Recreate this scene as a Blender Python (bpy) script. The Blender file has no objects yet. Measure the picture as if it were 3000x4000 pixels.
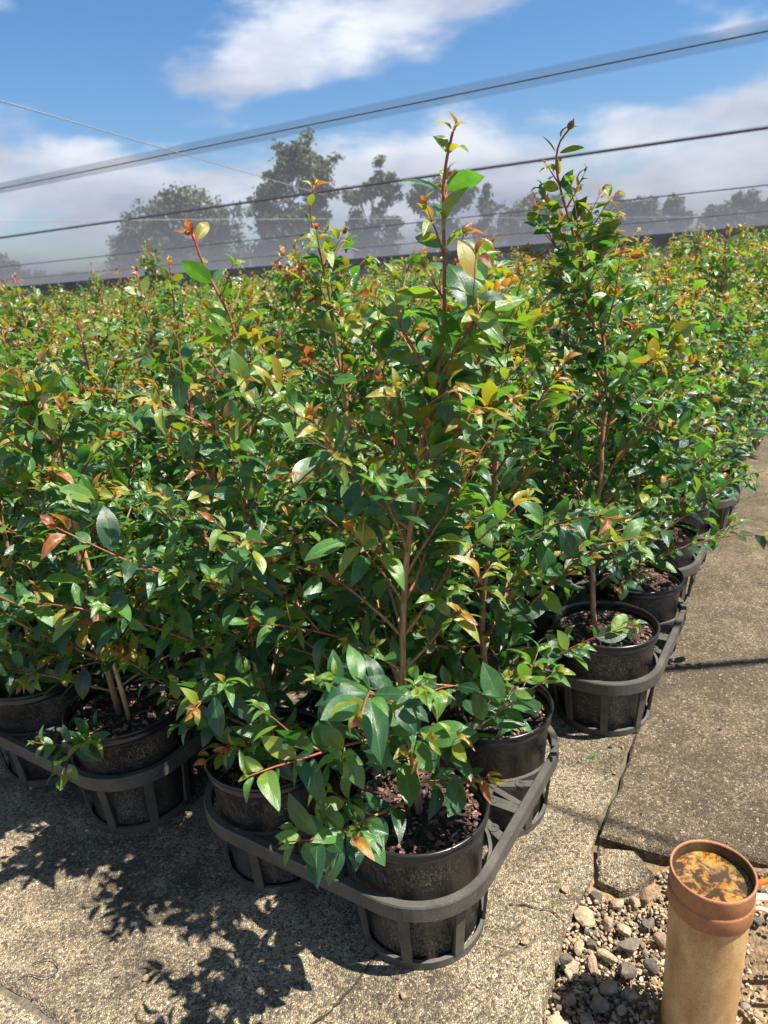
import bpy, bmesh, math, random
import numpy as np
from mathutils import Vector, Matrix, noise as mnoise

R = math.radians
scene = bpy.context.scene
COL = scene.collection

# ------------------------------------------------------------------ camera
CAM_Z = 1.089
cam_d = bpy.data.cameras.new('camera')
cam = bpy.data.objects.new('camera', cam_d)
COL.objects.link(cam)
PITCH, ROLL = R(18.5), R(3.8)
fw = Vector((0, math.cos(PITCH), -math.sin(PITCH)))
r0 = Vector((1, 0, 0)); u0 = r0.cross(fw)
rt = math.cos(ROLL) * r0 - math.sin(ROLL) * u0
up = rt.cross(fw)
cam.matrix_world = Matrix(((rt.x, up.x, -fw.x, 0), (rt.y, up.y, -fw.y, 0), (rt.z, up.z, -fw.z, CAM_Z), (0, 0, 0, 1)))
cam_d.sensor_fit = 'HORIZONTAL'; cam_d.sensor_width = 36.0
cam_d.lens = 36.0 * 2774 / 3000
cam_d.clip_start = 0.02; cam_d.clip_end = 3000
cam_d.dof.use_dof = True; cam_d.dof.focus_distance = 1.2; cam_d.dof.aperture_fstop = 10.0
scene.camera = cam

# ------------------------------------------------------------------ world, sun, exposure
SUN_AZ, SUN_EL = R(107), R(64)
world = bpy.data.worlds.new('World'); scene.world = world; world.use_nodes = True
wn, wl = world.node_tree.nodes, world.node_tree.links
wn.clear()
wout = wn.new('ShaderNodeOutputWorld')
bg = wn.new('ShaderNodeBackground'); bg.inputs['Strength'].default_value = 0.064
wl.new(bg.outputs[0], wout.inputs[0])
sky = wn.new('ShaderNodeTexSky'); sky.sky_type = 'NISHITA'; sky.sun_disc = False
sky.sun_elevation = SUN_EL; sky.sun_rotation = SUN_AZ
sky.altitude = 300; sky.air_density = 1.0; sky.dust_density = 0.25; sky.ozone_density = 3.0


def wmath(op, a, b=None, c=None, clamp=False):
    n = wn.new('ShaderNodeMath'); n.operation = op; n.use_clamp = clamp
    for i, v in enumerate((a, b, c)):
        if v is None: continue
        if isinstance(v, (int, float)): n.inputs[i].default_value = v
        else: wl.new(v, n.inputs[i])
    return n.outputs[0]


wtc = wn.new('ShaderNodeTexCoord')
wsep = wn.new('ShaderNodeSeparateXYZ'); wl.new(wtc.outputs['Generated'], wsep.inputs[0])
wmap = wn.new('ShaderNodeMapping'); wl.new(wtc.outputs['Generated'], wmap.inputs[0])
wmap.inputs['Scale'].default_value = (1.0, 1.0, 2.6)
wmap.inputs['Location'].default_value = (5.2, 3.2, 6.4)
n1 = wn.new('ShaderNodeTexNoise'); wl.new(wmap.outputs[0], n1.inputs['Vector'])
n1.inputs['Scale'].default_value = 3.4; n1.inputs['Detail'].default_value = 9; n1.inputs['Roughness'].default_value = 0.52
n1.inputs['Distortion'].default_value = 0.1
# more cloud low over the horizon, thinning upward
lowb = wn.new('ShaderNodeMapRange'); lowb.interpolation_type = 'SMOOTHSTEP'; wl.new(wsep.outputs['Z'], lowb.inputs[0])
lowb.inputs[1].default_value = 0.145; lowb.inputs[2].default_value = 0.215
lowb.inputs[3].default_value = 0.125; lowb.inputs[4].default_value = 0.0
cov = wn.new('ShaderNodeMapRange'); cov.interpolation_type = 'SMOOTHSTEP'
wl.new(wmath('ADD', n1.outputs['Fac'], lowb.outputs[0]), cov.inputs[0])
cov.inputs[1].default_value = 0.50; cov.inputs[2].default_value = 0.64
n2 = wn.new('ShaderNodeTexNoise'); wl.new(wmap.outputs[0], n2.inputs['Vector'])
n2.inputs['Scale'].default_value = 5.5; n2.inputs['Detail'].default_value = 6
ccol = wn.new('ShaderNodeValToRGB'); wl.new(n2.outputs['Fac'], ccol.inputs[0])
ccol.color_ramp.elements[0].position = 0.36; ccol.color_ramp.elements[0].color = (3.6, 4.1, 5.2, 1)
ccol.color_ramp.elements[1].position = 0.62; ccol.color_ramp.elements[1].color = (6.6, 6.9, 7.6, 1)
hsv = wn.new('ShaderNodeHueSaturation'); wl.new(sky.outputs[0], hsv.inputs['Color'])
hsv.inputs['Saturation'].default_value = 1.3; hsv.inputs['Value'].default_value = 1.0
cmix = wn.new('ShaderNodeMixRGB'); wl.new(cov.outputs[0], cmix.inputs[0])
wl.new(hsv.outputs[0], cmix.inputs[1]); wl.new(ccol.outputs[0], cmix.inputs[2])
wl.new(cmix.outputs[0], bg.inputs['Color'])

sun_d = bpy.data.lights.new('sun', 'SUN'); sun_d.energy = 5.0; sun_d.angle = R(0.53); sun_d.color = (1.0, 0.94, 0.84)
sun = bpy.data.objects.new('sun', sun_d); COL.objects.link(sun)
sdir = Vector((math.sin(SUN_AZ) * math.cos(SUN_EL), math.cos(SUN_AZ) * math.cos(SUN_EL), math.sin(SUN_EL)))
sun.rotation_euler = sdir.to_track_quat('Z', 'Y').to_euler()
sun.location = sdir * 50

vs = scene.view_settings
vs.view_transform = 'Standard'; vs.look = 'None'; vs.exposure = 1.4; vs.gamma = 1.0
scene.render.engine = 'CYCLES'
scene.cycles.max_bounces = 8; scene.cycles.transparent_max_bounces = 24
scene.cycles.use_denoising = True

# ------------------------------------------------------------------ helpers
UAX = Vector((-0.8415, 0.5402, 0)); VAX = Vector((0.5402, 0.8415, 0))
ROWANG = math.atan2(UAX.y, UAX.x)


def link(o, parent=None):
    COL.objects.link(o)
    if parent is not None: o.parent = parent
    return o


def tag(o, label=None, cat=None, group=None, kind=None):
    for k, v in (('label', label), ('category', cat), ('group', group), ('kind', kind)):
        if v: o[k] = v
    return o


def empty(name, loc, rz=0.0):
    o = bpy.data.objects.new(name, None); o.empty_display_size = 0.05
    o.location = loc; o.rotation_euler = (0, 0, rz)
    return link(o)


def mesh(name, verts, faces, mat=None, smooth=True):
    me = bpy.data.meshes.new(name)
    me.from_pydata([tuple(map(float, v)) for v in verts], [], [tuple(map(int, f)) for f in faces])
    if smooth: me.polygons.foreach_set('use_smooth', [True] * len(me.polygons))
    if mat is not None: me.materials.append(mat)
    me.update()
    return me


def obj(name, me, parent=None, loc=None, rot=None):
    o = bpy.data.objects.new(name, me)
    if loc is not None: o.location = loc
    if rot is not None: o.rotation_euler = rot
    return link(o, parent)


def lathe(profile, seg=48, closed=False):
    """revolve (r,z) points; returns verts, faces"""
    vs_, fs = [], []
    n = len(profile)
    for i in range(seg):
        a = 2 * math.pi * i / seg
        c, s = math.cos(a), math.sin(a)
        vs_ += [(r * c, r * s, z) for r, z in profile]
    m = n if closed else n - 1
    for i in range(seg):
        j = (i + 1) % seg
        for k in range(m):
            k2 = (k + 1) % n
            fs.append((i * n + k, j * n + k, j * n + k2, i * n + k2))
    return vs_, fs


def box_verts(cx, cy, cz, sx, sy, sz, rz=0.0):
    c, s = math.cos(rz), math.sin(rz)
    out = []
    for dz in (-.5, .5):
        for dx, dy in ((-.5, -.5), (.5, -.5), (.5, .5), (-.5, .5)):
            x, y = dx * sx, dy * sy
            out.append((cx + x * c - y * s, cy + x * s + y * c, cz + dz * sz))
    return out


BOXF = [(3, 2, 1, 0), (4, 5, 6, 7), (0, 1, 5, 4), (1, 2, 6, 5), (2, 3, 7, 6), (3, 0, 4, 7)]


def bar(p, q, w, h):
    """flat bar between two xy points at z, width w, height h"""
    p, q = Vector(p), Vector(q)
    m = (p + q) / 2; d = q - p
    return box_verts(m.x, m.y, m.z, d.length, w, h, math.atan2(d.y, d.x))


def catmull(pts, n):
    pts = [Vector(p) for p in pts]
    P = [pts[0] * 2 - pts[1]] + pts + [pts[-1] * 2 - pts[-2]]
    seg = len(pts) - 1
    out = []
    for i in range(n):
        t = i / (n - 1) * seg
        k = min(int(t), seg - 1); t -= k
        a, b, c, d = P[k:k + 4]
        out.append(0.5 * ((2 * b) + (c - a) * t + (2 * a - 5 * b + 4 * c - d) * t * t + (3 * b - a - 3 * c + d) * t ** 3))
    return out


def tube_arrays(pts, radii, sides=6, cap=True):
    vs_, fs = [], []
    n = len(pts)
    ref = Vector((0.3, 1, 0.2)).normalized()
    for i, p in enumerate(pts):
        d = (pts[min(i + 1, n - 1)] - pts[max(i - 1, 0)])
        d = d.normalized() if d.length > 1e-9 else Vector((0, 0, 1))
        a = d.cross(ref)
        if a.length < 1e-3: a = d.cross(Vector((1, 0, 0)))
        a.normalize(); b = d.cross(a)
        for k in range(sides):
            t = 2 * math.pi * k / sides
            vs_.append(p + (a * math.cos(t) + b * math.sin(t)) * radii[i])
    for i in range(n - 1):
        for k in range(sides):
            k2 = (k + 1) % sides
            fs.append((i * sides + k, i * sides + k2, (i + 1) * sides + k2, (i + 1) * sides + k))
    if cap:
        fs.append(tuple(range(sides - 1, -1, -1)))
        fs.append(tuple((n - 1) * sides + k for k in range(sides)))
    return vs_, fs


class Acc:
    def __init__(s): s.v = []; s.f = []
    def add(s, v, f):
        o = len(s.v); s.v += list(v); s.f += [tuple(i + o for i in q) for q in f]
    def box(s, v): s.add(v, BOXF)
    def mesh(s, name, mat=None, smooth=False): return mesh(name, s.v, s.f, mat, smooth)


# ------------------------------------------------------------------ materials
class NT:
    def __init__(s, name):
        s.m = bpy.data.materials.new(name); s.m.use_nodes = True
        s.n, s.l = s.m.node_tree.nodes, s.m.node_tree.links
        s.n.clear(); s.out = s.n.new('ShaderNodeOutputMaterial')
    def node(s, typ, ins=None, **kw):
        nd = s.n.new('ShaderNode' + typ)
        for k, v in kw.items(): setattr(nd, k, v)
        for k, v in (ins or {}).items():
            if isinstance(v, bpy.types.NodeSocket): s.l.new(v, nd.inputs[k])
            else: nd.inputs[k].default_value = v
        return nd
    def ramp(s, fac, stops, interp='LINEAR'):
        nd = s.n.new('ShaderNodeValToRGB'); s.l.new(fac, nd.inputs[0])
        cr = nd.color_ramp; cr.interpolation = interp
        while len(cr.elements) < len(stops): cr.elements.new(0.5)
        for e, (p, c) in zip(cr.elements, stops):
            e.position = p; e.color = (c[0], c[1], c[2], 1) if not isinstance(c, (int, float)) else (c, c, c, 1)
        return nd.outputs[0]
    def math(s, op, a, b=None, clamp=False):
        nd = s.n.new('ShaderNodeMath'); nd.operation = op; nd.use_clamp = clamp
        for i, v in enumerate((a, b)):
            if v is None: continue
            if isinstance(v, (int, float)): nd.inputs[i].default_value = v
            else: s.l.new(v, nd.inputs[i])
        return nd.outputs[0]
    def mix(s, fac, a, b, blend='MIX'):
        nd = s.n.new('ShaderNodeMixRGB'); nd.blend_type = blend
        for i, v in enumerate((fac, a, b)):
            if isinstance(v, bpy.types.NodeSocket): s.l.new(v, nd.inputs[i])
            elif isinstance(v, (int, float)): nd.inputs[i].default_value = v
            else: nd.inputs[i].default_value = (*v, 1)
        return nd.outputs[0]
    def noise(s, vec, scale, detail=4, rough=0.5, dist=0.0):
        return s.node('TexNoise', {'Vector': vec, 'Scale': scale, 'Detail': detail, 'Roughness': rough, 'Distortion': dist})
    def bump(s, h, strength, dist, normal=None):
        ins = {'Height': h, 'Strength': strength, 'Distance': dist}
        if normal is not None: ins['Normal'] = normal
        return s.node('Bump', ins).outputs[0]
    def principled(s, **ins):
        nd = s.n.new('ShaderNodeBsdfPrincipled')
        for k, v in ins.items():
            k = k.replace('_', ' ')
            if isinstance(v, bpy.types.NodeSocket): s.l.new(v, nd.inputs[k])
            elif isinstance(v, tuple) and len(v) == 3: nd.inputs[k].default_value = (*v, 1)
            else: nd.inputs[k].default_value = v
        return nd
    def surf(s, sh): s.l.new(sh.outputs[0] if hasattr(sh, 'outputs') else sh, s.out.inputs[0]); return s.m


def mat_leaf():
    t = NT('leaf')
    at = t.node('Attribute', attribute_name='tint').outputs['Fac']
    uvn = t.node('UVMap', uv_map='UVMap').outputs[0]
    sep = t.node('SeparateXYZ', {0: uvn})
    uvo = t.node('CombineXYZ', {0: t.math('ADD', sep.outputs['X'], t.math('MULTIPLY', at, 37.0)), 1: t.math('MULTIPLY', sep.outputs['Y'], 2.0), 2: t.node('ObjectInfo').outputs['Random']}).outputs[0]
    grad = t.noise(uvo, 2.2, 3).outputs['Fac']
    spot = t.ramp(t.noise(uvo, 7.0, 2).outputs['Fac'], [(0.70, 0.0), (0.74, 1.0)])
    at = t.math('ADD', at, t.math('ADD', t.math('MULTIPLY', t.math('SUBTRACT', grad, 0.5), 0.35), t.math('MULTIPLY', t.math('SUBTRACT', 0.5, sep.outputs['Y']), 0.07)), True)
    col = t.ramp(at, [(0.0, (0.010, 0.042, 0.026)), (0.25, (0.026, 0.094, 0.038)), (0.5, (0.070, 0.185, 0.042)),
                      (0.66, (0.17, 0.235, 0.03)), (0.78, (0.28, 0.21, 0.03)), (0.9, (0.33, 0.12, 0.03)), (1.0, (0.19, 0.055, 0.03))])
    tcol = t.ramp(at, [(0.0, (0.06, 0.25, 0.03)), (0.25, (0.11, 0.38, 0.03)), (0.5, (0.28, 0.60, 0.03)),
                       (0.66, (0.48, 0.56, 0.02)), (0.78, (0.68, 0.46, 0.02)), (0.9, (0.85, 0.28, 0.03)), (1.0, (0.5, 0.10, 0.04))])
    tc = t.node('TexCoord').outputs['Object']
    nz = t.noise(tc, 45, 3).outputs['Fac']
    ad = t.math('ABSOLUTE', t.math('SUBTRACT', sep.outputs['X'], 0.5))
    rib = t.node('MapRange', {0: ad, 1: 0.012, 2: 0.035, 3: 1.0, 4: 0.0}).outputs[0]
    col = t.mix(t.math('MULTIPLY', rib, 0.55), col, t.mix(0.5, col, (0.35, 0.42, 0.12)))
    vein = t.math('SINE', t.math('MULTIPLY', t.math('SUBTRACT', sep.outputs['Y'], t.math('MULTIPLY', ad, 0.55)), 95.0))
    vein = t.math('POWER', t.math('ABSOLUTE', vein), 6.0)
    col = t.mix(t.math('MULTIPLY', vein, 0.10), col, (0.16, 0.25, 0.06))
    col = t.mix(1.0, col, t.ramp(nz, [(0.25, (0.72, 0.75, 0.7)), (0.75, (1.25, 1.2, 1.15))]), 'MULTIPLY')
    col = t.mix(t.math('MULTIPLY', spot, 0.75), col, (0.11, 0.06, 0.025))
    h = t.math('ADD', t.math('MULTIPLY', vein, -0.5), t.math('MULTIPLY', rib, -1.0))
    h = t.math('ADD', h, t.math('MULTIPLY', nz, 0.8))
    nrm = t.bump(h, 0.35, 0.0015)
    rough = t.math('ADD', t.math('MULTIPLY', nz, 0.2), 0.19)
    p = t.principled(Base_Color=col, Roughness=rough, Normal=nrm, Specular_IOR_Level=0.75)
    tr = t.node('BsdfTranslucent', {'Color': tcol, 'Normal': nrm})
    return t.surf(t.node('MixShader', {0: 0.32, 1: p.outputs[0], 2: tr.outputs[0]}))


def mat_stem():
    t = NT('stem')
    at = t.node('Attribute', attribute_name='tint').outputs['Fac']
    tc = t.node('TexCoord').outputs['Object']
    mp = t.node('Mapping', {'Vector': tc, 'Scale': (1, 1, 0.12)}).outputs[0]
    nz = t.noise(mp, 260, 4).outputs['Fac']
    col = t.ramp(at, [(0.0, (0.30, 0.185, 0.105)), (0.4, (0.34, 0.19, 0.10)), (0.6, (0.27, 0.085, 0.045)), (1.0, (0.30, 0.06, 0.04))])
    col = t.mix(1.0, col, t.ramp(nz, [(0.3, (0.55, 0.55, 0.55)), (0.7, (1.3, 1.3, 1.3))]), 'MULTIPLY')
    return t.surf(t.principled(Base_Color=col, Roughness=0.55, Normal=t.bump(nz, 0.5, 0.001)))


def mat_plain(name, col, rough=0.6, nscale=60, namp=0.25, bump=0.2, bdist=0.001, spec=0.5):
    t = NT(name)
    tc = t.node('TexCoord').outputs['Object']
    nz = t.noise(tc, nscale, 5, 0.6).outputs['Fac']
    c = t.mix(1.0, col, t.ramp(nz, [(0.3, 1 - namp), (0.7, 1 + namp)]), 'MULTIPLY')
    return t.surf(t.principled(Base_Color=c, Roughness=rough, Specular_IOR_Level=spec, Normal=t.bump(nz, bump, bdist)))


def mat_pot():
    t = NT('black_pot_plastic')
    tc = t.node('TexCoord').outputs['Object']
    rnd = t.node('ObjectInfo').outputs['Random']
    off = t.node('VectorMath', {0: tc, 1: (3.1, 1.7, 0.0)}, operation='ADD').outputs[0]
    mp = t.node('Mapping', {'Vector': off, 'Scale': (1, 1, 0.7)}).outputs[0]
    fine = t.noise(mp, 420, 3, 0.7, 1.5).outputs['Fac']
    blot = t.noise(tc, 11, 4, 0.6).outputs['Fac']
    mask = t.math('MULTIPLY', t.ramp(fine, [(0.52, 0.0), (0.60, 1.0)]), t.ramp(blot, [(0.34, 0.15), (0.62, 0.9)]))
    film = t.ramp(t.noise(tc, 24, 5, 0.65).outputs['Fac'], [(0.45, 0.0), (0.85, 0.35)])
    col = t.mix(film, (0.009, 0.009, 0.010), (0.055, 0.05, 0.042))
    col = t.mix(mask, col, (0.36, 0.34, 0.29))
    rough = t.math('ADD', t.math('MULTIPLY', mask, 0.4), 0.30)
    return t.surf(t.principled(Base_Color=col, Roughness=rough, Normal=t.bump(fine, 0.15, 0.0008)))


def mat_tray():
    t = NT('dusty_tray_plastic')
    tc = t.node('TexCoord').outputs['Object']
    b = t.noise(tc, 9, 5, 0.65).outputs['Fac']
    f = t.noise(tc, 300, 3, 0.7).outputs['Fac']
    col = t.mix(t.ramp(b, [(0.3, 0.15), (0.72, 0.95)]), (0.022, 0.0215, 0.021), (0.098, 0.09, 0.072))
    col = t.mix(t.math('MULTIPLY', t.ramp(f, [(0.58, 0.0), (0.68, 1.0)]), 0.4), col, (0.22, 0.20, 0.15))
    return t.surf(t.principled(Base_Color=col, Roughness=0.62, Normal=t.bump(f, 0.12, 0.0008)))


def mat_concrete(name, sand, dark, lo, hi, seed):
    """exposed-aggregate concrete: cement, packed small stones, dark weathering blotches"""
    t = NT(name)
    tc0 = t.node('TexCoord').outputs['Object']
    tc = t.node('VectorMath', {0: tc0, 1: (seed, seed * 1.7, 0.0)}, operation='ADD').outputs[0]
    wob = t.noise(tc, 90, 3).outputs['Color']
    tw = t.node('VectorMath', {0: tc, 1: t.node('VectorMath', {0: wob, 'Scale': 0.007}, operation='SCALE').outputs[0]}, operation='ADD').outputs[0]
    v = t.node('TexVoronoi', {'Vector': tw, 'Scale': 245.0, 'Randomness': 1.0})
    ve = t.node('TexVoronoi', {'Vector': tw, 'Scale': 245.0, 'Randomness': 1.0}, feature='DISTANCE_TO_EDGE')
    v2 = t.node('TexVoronoi', {'Vector': tw, 'Scale': 105.0, 'Randomness': 1.0})
    r1 = t.node('SeparateColor', {0: v.outputs['Color']}).outputs[0]
    r2 = t.node('SeparateColor', {0: v2.outputs['Color']})
    stone = t.ramp(r1, [(0.0, (0.06, 0.05, 0.042)), (0.22, (0.15, 0.12, 0.085)), (0.45, (0.31, 0.24, 0.15)), (0.7, (0.42, 0.335, 0.215)), (0.9, (0.56, 0.48, 0.35)), (1.0, (0.40, 0.25, 0.15))])
    big = t.ramp(r2.outputs[1], [(0.0, (0.12, 0.11, 0.10)), (0.4, (0.36, 0.27, 0.17)), (0.75, (0.50, 0.40, 0.27)), (1.0, (0.33, 0.20, 0.14))])
    isbig = t.math('MULTIPLY', t.math('GREATER_THAN', r2.outputs[0], 0.80), t.math('LESS_THAN', v2.outputs['Distance'], 0.42))
    edge = t.ramp(ve.outputs['Distance'], [(0.02, 1.0), (0.11, 0.0)])
    col = t.mix(t.math('MULTIPLY', edge, 0.85), stone, sand)
    col = t.mix(isbig, col, big)
    bl = t.noise(tc, 2.3, 6, 0.62).outputs['Fac']
    bl2 = t.noise(tc, 16, 6, 0.7).outputs['Fac']
    fn = t.noise(tc, 130, 3, 0.65).outputs['Fac']
    mix3 = t.math('ADD', t.math('ADD', t.math('MULTIPLY', bl, 0.9), t.math('MULTIPLY', bl2, 0.55)), t.math('MULTIPLY', fn, 0.3))
    stain = t.ramp(mix3, [(lo, 0.0), (hi, 1.0)])
    col = t.mix(t.math('MULTIPLY', stain, 0.82), col, dark)
    specks = t.math('GREATER_THAN', r1, 0.94)
    col = t.mix(t.math('MULTIPLY', specks, 0.5), col, (0.5, 0.44, 0.34))
    h = t.math('ADD', t.ramp(ve.outputs['Distance'], [(0.0, 0.0), (0.25, 1.0)]), t.math('MULTIPLY', isbig, 0.7))
    h = t.math('ADD', h, t.math('MULTIPLY', fn, 0.8))
    h = t.math('ADD', h, t.math('MULTIPLY', bl2, 1.2))
    return t.surf(t.principled(Base_Color=col, Roughness=0.86, Specular_IOR_Level=0.35, Normal=t.bump(h, 0.9, 0.004)))


def mat_soil():
    t = NT('sandy_soil')
    tc = t.node('TexCoord').outputs['Object']
    a = t.noise(tc, 12, 6, 0.65).outputs['Fac']
    b = t.noise(tc, 160, 5, 0.7).outputs['Fac']
    v = t.node('TexVoronoi', {'Vector': tc, 'Scale': 120.0})
    col = t.ramp(a, [(0.3, (0.17, 0.11, 0.06)), (0.55, (0.34, 0.23, 0.13)), (0.75, (0.46, 0.33, 0.20))])
    col = t.mix(1.0, col, t.ramp(b, [(0.3, 0.45), (0.7, 1.3)]), 'MULTIPLY')
    h = t.math('ADD', b, t.math('MULTIPLY', v.outputs['Distance'], -0.8))
    return t.surf(t.principled(Base_Color=col, Roughness=0.95, Normal=t.bump(h, 1.0, 0.006)))


def mat_field():
    t = NT('dry_ground')
    tc = t.node('TexCoord').outputs['Object']
    a = t.noise(tc, 0.3, 6, 0.6).outputs['Fac']
    b = t.noise(tc, 8, 5, 0.7).outputs['Fac']
    col = t.ramp(a, [(0.3, (0.07, 0.075, 0.035)), (0.6, (0.14, 0.12, 0.07)), (0.8, (0.2, 0.16, 0.1))])
    col = t.mix(1.0, col, t.ramp(b, [(0.3, 0.6), (0.7, 1.3)]), 'MULTIPLY')
    return t.surf(t.principled(Base_Color=col, Roughness=1.0))


def mat_stone():
    t = NT('gravel_stone')
    tc = t.node('TexCoord').outputs['Object']
    rnd = t.node('ObjectInfo').outputs['Random']
    at = t.node('Attribute', attribute_name='tint').outputs['Fac']
    k = t.math('FRACT', t.math('ADD', rnd, at))
    col = t.ramp(k, [(0.0, (0.10, 0.085, 0.07)), (0.16, (0.20, 0.165, 0.12)), (0.34, (0.42, 0.31, 0.18)), (0.52, (0.52, 0.40, 0.25)), (0.68, (0.30, 0.18, 0.10)), (0.82, (0.56, 0.47, 0.33)), (0.92, (0.42, 0.26, 0.17)), (1.0, (0.24, 0.22, 0.165))])
    nz = t.noise(tc, 3.0, 6, 0.65).outputs['Fac']
    col = t.mix(1.0, col, t.ramp(nz, [(0.28, 0.5), (0.72, 1.4)]), 'MULTIPLY')
    n2_ = t.noise(tc, 8, 5, 0.7).outputs['Fac']
    return t.surf(t.principled(Base_Color=col, Roughness=0.75, Normal=t.bump(n2_, 0.5, 0.12)))


def mat_bark(ind=False):
    t = NT('bark_chip')
    tc = t.node('TexCoord').outputs['Object']
    k = t.node('ObjectInfo').outputs['Random'] if ind else t.node('Attribute', attribute_name='tint').outputs['Fac']
    col = t.ramp(k, [(0.0, (0.035, 0.02, 0.015)), (0.3, (0.10, 0.05, 0.035)), (0.6, (0.22, 0.105, 0.07)), (0.85, (0.34, 0.18, 0.12)), (1.0, (0.42, 0.28, 0.20))])
    nz = t.noise(tc, 4 if ind else 220, 5, 0.7).outputs['Fac']
    col = t.mix(1.0, col, t.ramp(nz, [(0.3, 0.6), (0.7, 1.3)]), 'MULTIPLY')
    return t.surf(t.principled(Base_Color=col, Roughness=0.85, Normal=t.bump(nz, 0.5, 0.05 if ind else 0.0015)))


def mat_pipe(name, base, stain, lo, hi, rough):
    t = NT(name)
    tc = t.node('TexCoord').outputs['Object']
    mp = t.node('Mapping', {'Vector': tc, 'Scale': (1, 1, 0.45)}).outputs[0]
    a = t.noise(mp, 20, 6, 0.65).outputs['Fac']
    f = t.noise(tc, 320, 4, 0.7).outputs['Fac']
    sp = t.node('TexVoronoi', {'Vector': tc, 'Scale': 85.0})
    col = t.mix(t.ramp(a, [(lo, 0.0), (hi, 1.0)]), base, stain)
    col = t.mix(1.0, col, t.ramp(f, [(0.3, 0.72), (0.7, 1.2)]), 'MULTIPLY')
    col = t.mix(t.math('MULTIPLY', t.math('LESS_THAN', sp.outputs['Distance'], 0.09), 0.7), col, (0.03, 0.02, 0.012))
    return t.surf(t.principled(Base_Color=col, Roughness=rough, Normal=t.bump(f, 0.15, 0.0008)))


def mat_water():
    t = NT('rusty_water')
    tc = t.node('TexCoord').outputs['Object']
    a = t.noise(tc, 42, 6, 0.7, 0.4).outputs['Fac']
    b = t.noise(tc, 17, 5, 0.6).outputs['Fac']
    col = t.ramp(b, [(0.35, (0.34, 0.21, 0.07)), (0.52, (0.34, 0.15, 0.025)), (0.66, (0.26, 0.09, 0.012))])
    col = t.mix(t.ramp(a, [(0.40, 0.0), (0.52, 1.0)]), col, (0.045, 0.026, 0.008))
    return t.surf(t.principled(Base_Color=col, Roughness=0.03, IOR=1.33, Coat_Weight=0.6, Coat_Roughness=0.02))


M_LEAF = mat_leaf(); M_STEM = mat_stem(); M_POT = mat_pot(); M_TRAY = mat_tray()
M_SLAB = mat_concrete('aggregate_concrete', (0.48, 0.365, 0.21), (0.062, 0.051, 0.036), 0.80, 1.16, 0.0)
M_SLAB_PATH = mat_concrete('weathered_path_concrete', (0.49, 0.335, 0.16), (0.072, 0.054, 0.033), 0.52, 0.92, 13.0)
M_SLAB_CLEAN = mat_concrete('pale_concrete', (0.52, 0.44, 0.31), (0.09, 0.08, 0.065), 0.95, 1.35, 5.0)
M_SOIL = mat_soil(); M_FIELD = mat_field(); M_STONE = mat_stone()
M_BARK = mat_bark(False); M_BARK1 = mat_bark(True)
M_PEAT = mat_plain('potting_mix', (0.03, 0.019, 0.014), 0.95, 120, 0.5, 0.8, 0.004)
M_JOINT = mat_plain('joint_dirt', (0.10, 0.085, 0.06), 0.95, 150, 0.5, 0.8, 0.004)
M_BAMBOO = mat_plain('bamboo', (0.46, 0.30, 0.14), 0.5, 40, 0.2, 0.1)
M_PIPE = mat_pipe('clay_pipe', (0.49, 0.335, 0.155), (0.30, 0.15, 0.05), 0.40, 0.68, 0.5)
M_COLLAR = mat_pipe('pipe_collar', (0.35, 0.15, 0.06), (0.22, 0.095, 0.04), 0.35, 0.7, 0.6)
M_GRIME = mat_pipe('inner_grime', (0.12, 0.065, 0.02), (0.03, 0.02, 0.012), 0.35, 0.6, 0.6)
M_WATER = mat_water()
M_ORANGE = mat_plain('orange_cord', (0.85, 0.17, 0.03), 0.45, 90, 0.12, 0.05)
M_PINK = mat_plain('pink_cord', (0.85, 0.36, 0.28), 0.5, 90, 0.12, 0.05)
M_PEACH = mat_plain('peach_strap', (0.8, 0.5, 0.28), 0.5, 60, 0.1, 0.05)
M_ROPE = mat_plain('net_rope', (0.035, 0.036, 0.04), 0.8, 30, 0.3, 0.3)
M_WIRE = mat_plain('steel_wire', (0.25, 0.25, 0.26), 0.5, 30, 0.2, 0.1)
M_DEAD = mat_plain('dead_leaf', (0.20, 0.10, 0.055), 0.8, 90, 0.4, 0.5)
M_GUM = mat_plain('gum_bark', (0.30, 0.27, 0.23), 0.8, 4, 0.4, 0.4, 0.02)


def mat_gumleaf():
    t = NT('gum_leaf')
    at = t.node('Attribute', attribute_name='tint').outputs['Fac']
    col = t.ramp(at, [(0.0, (0.045, 0.06, 0.032)), (0.6, (0.09, 0.11, 0.052)), (1.0, (0.16, 0.17, 0.09))])
    p = t.principled(Base_Color=col, Roughness=0.6)
    tr = t.node('BsdfTranslucent', {'Color': t.mix(1.0, col, (1.6, 1.8, 1.0), 'MULTIPLY')})
    return t.surf(t.node('MixShader', {0: 0.25, 1: p.outputs[0], 2: tr.outputs[0]}))


M_GUMLEAF = mat_gumleaf()


def mat_net(name, dens, col):
    t = NT(name)
    pv = t.node('VolumePrincipled', {'Color': (*col, 1), 'Density': dens, 'Anisotropy': 0.0})
    t.l.new(pv.outputs[0], t.out.inputs['Volume'])
    return t.m


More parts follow.
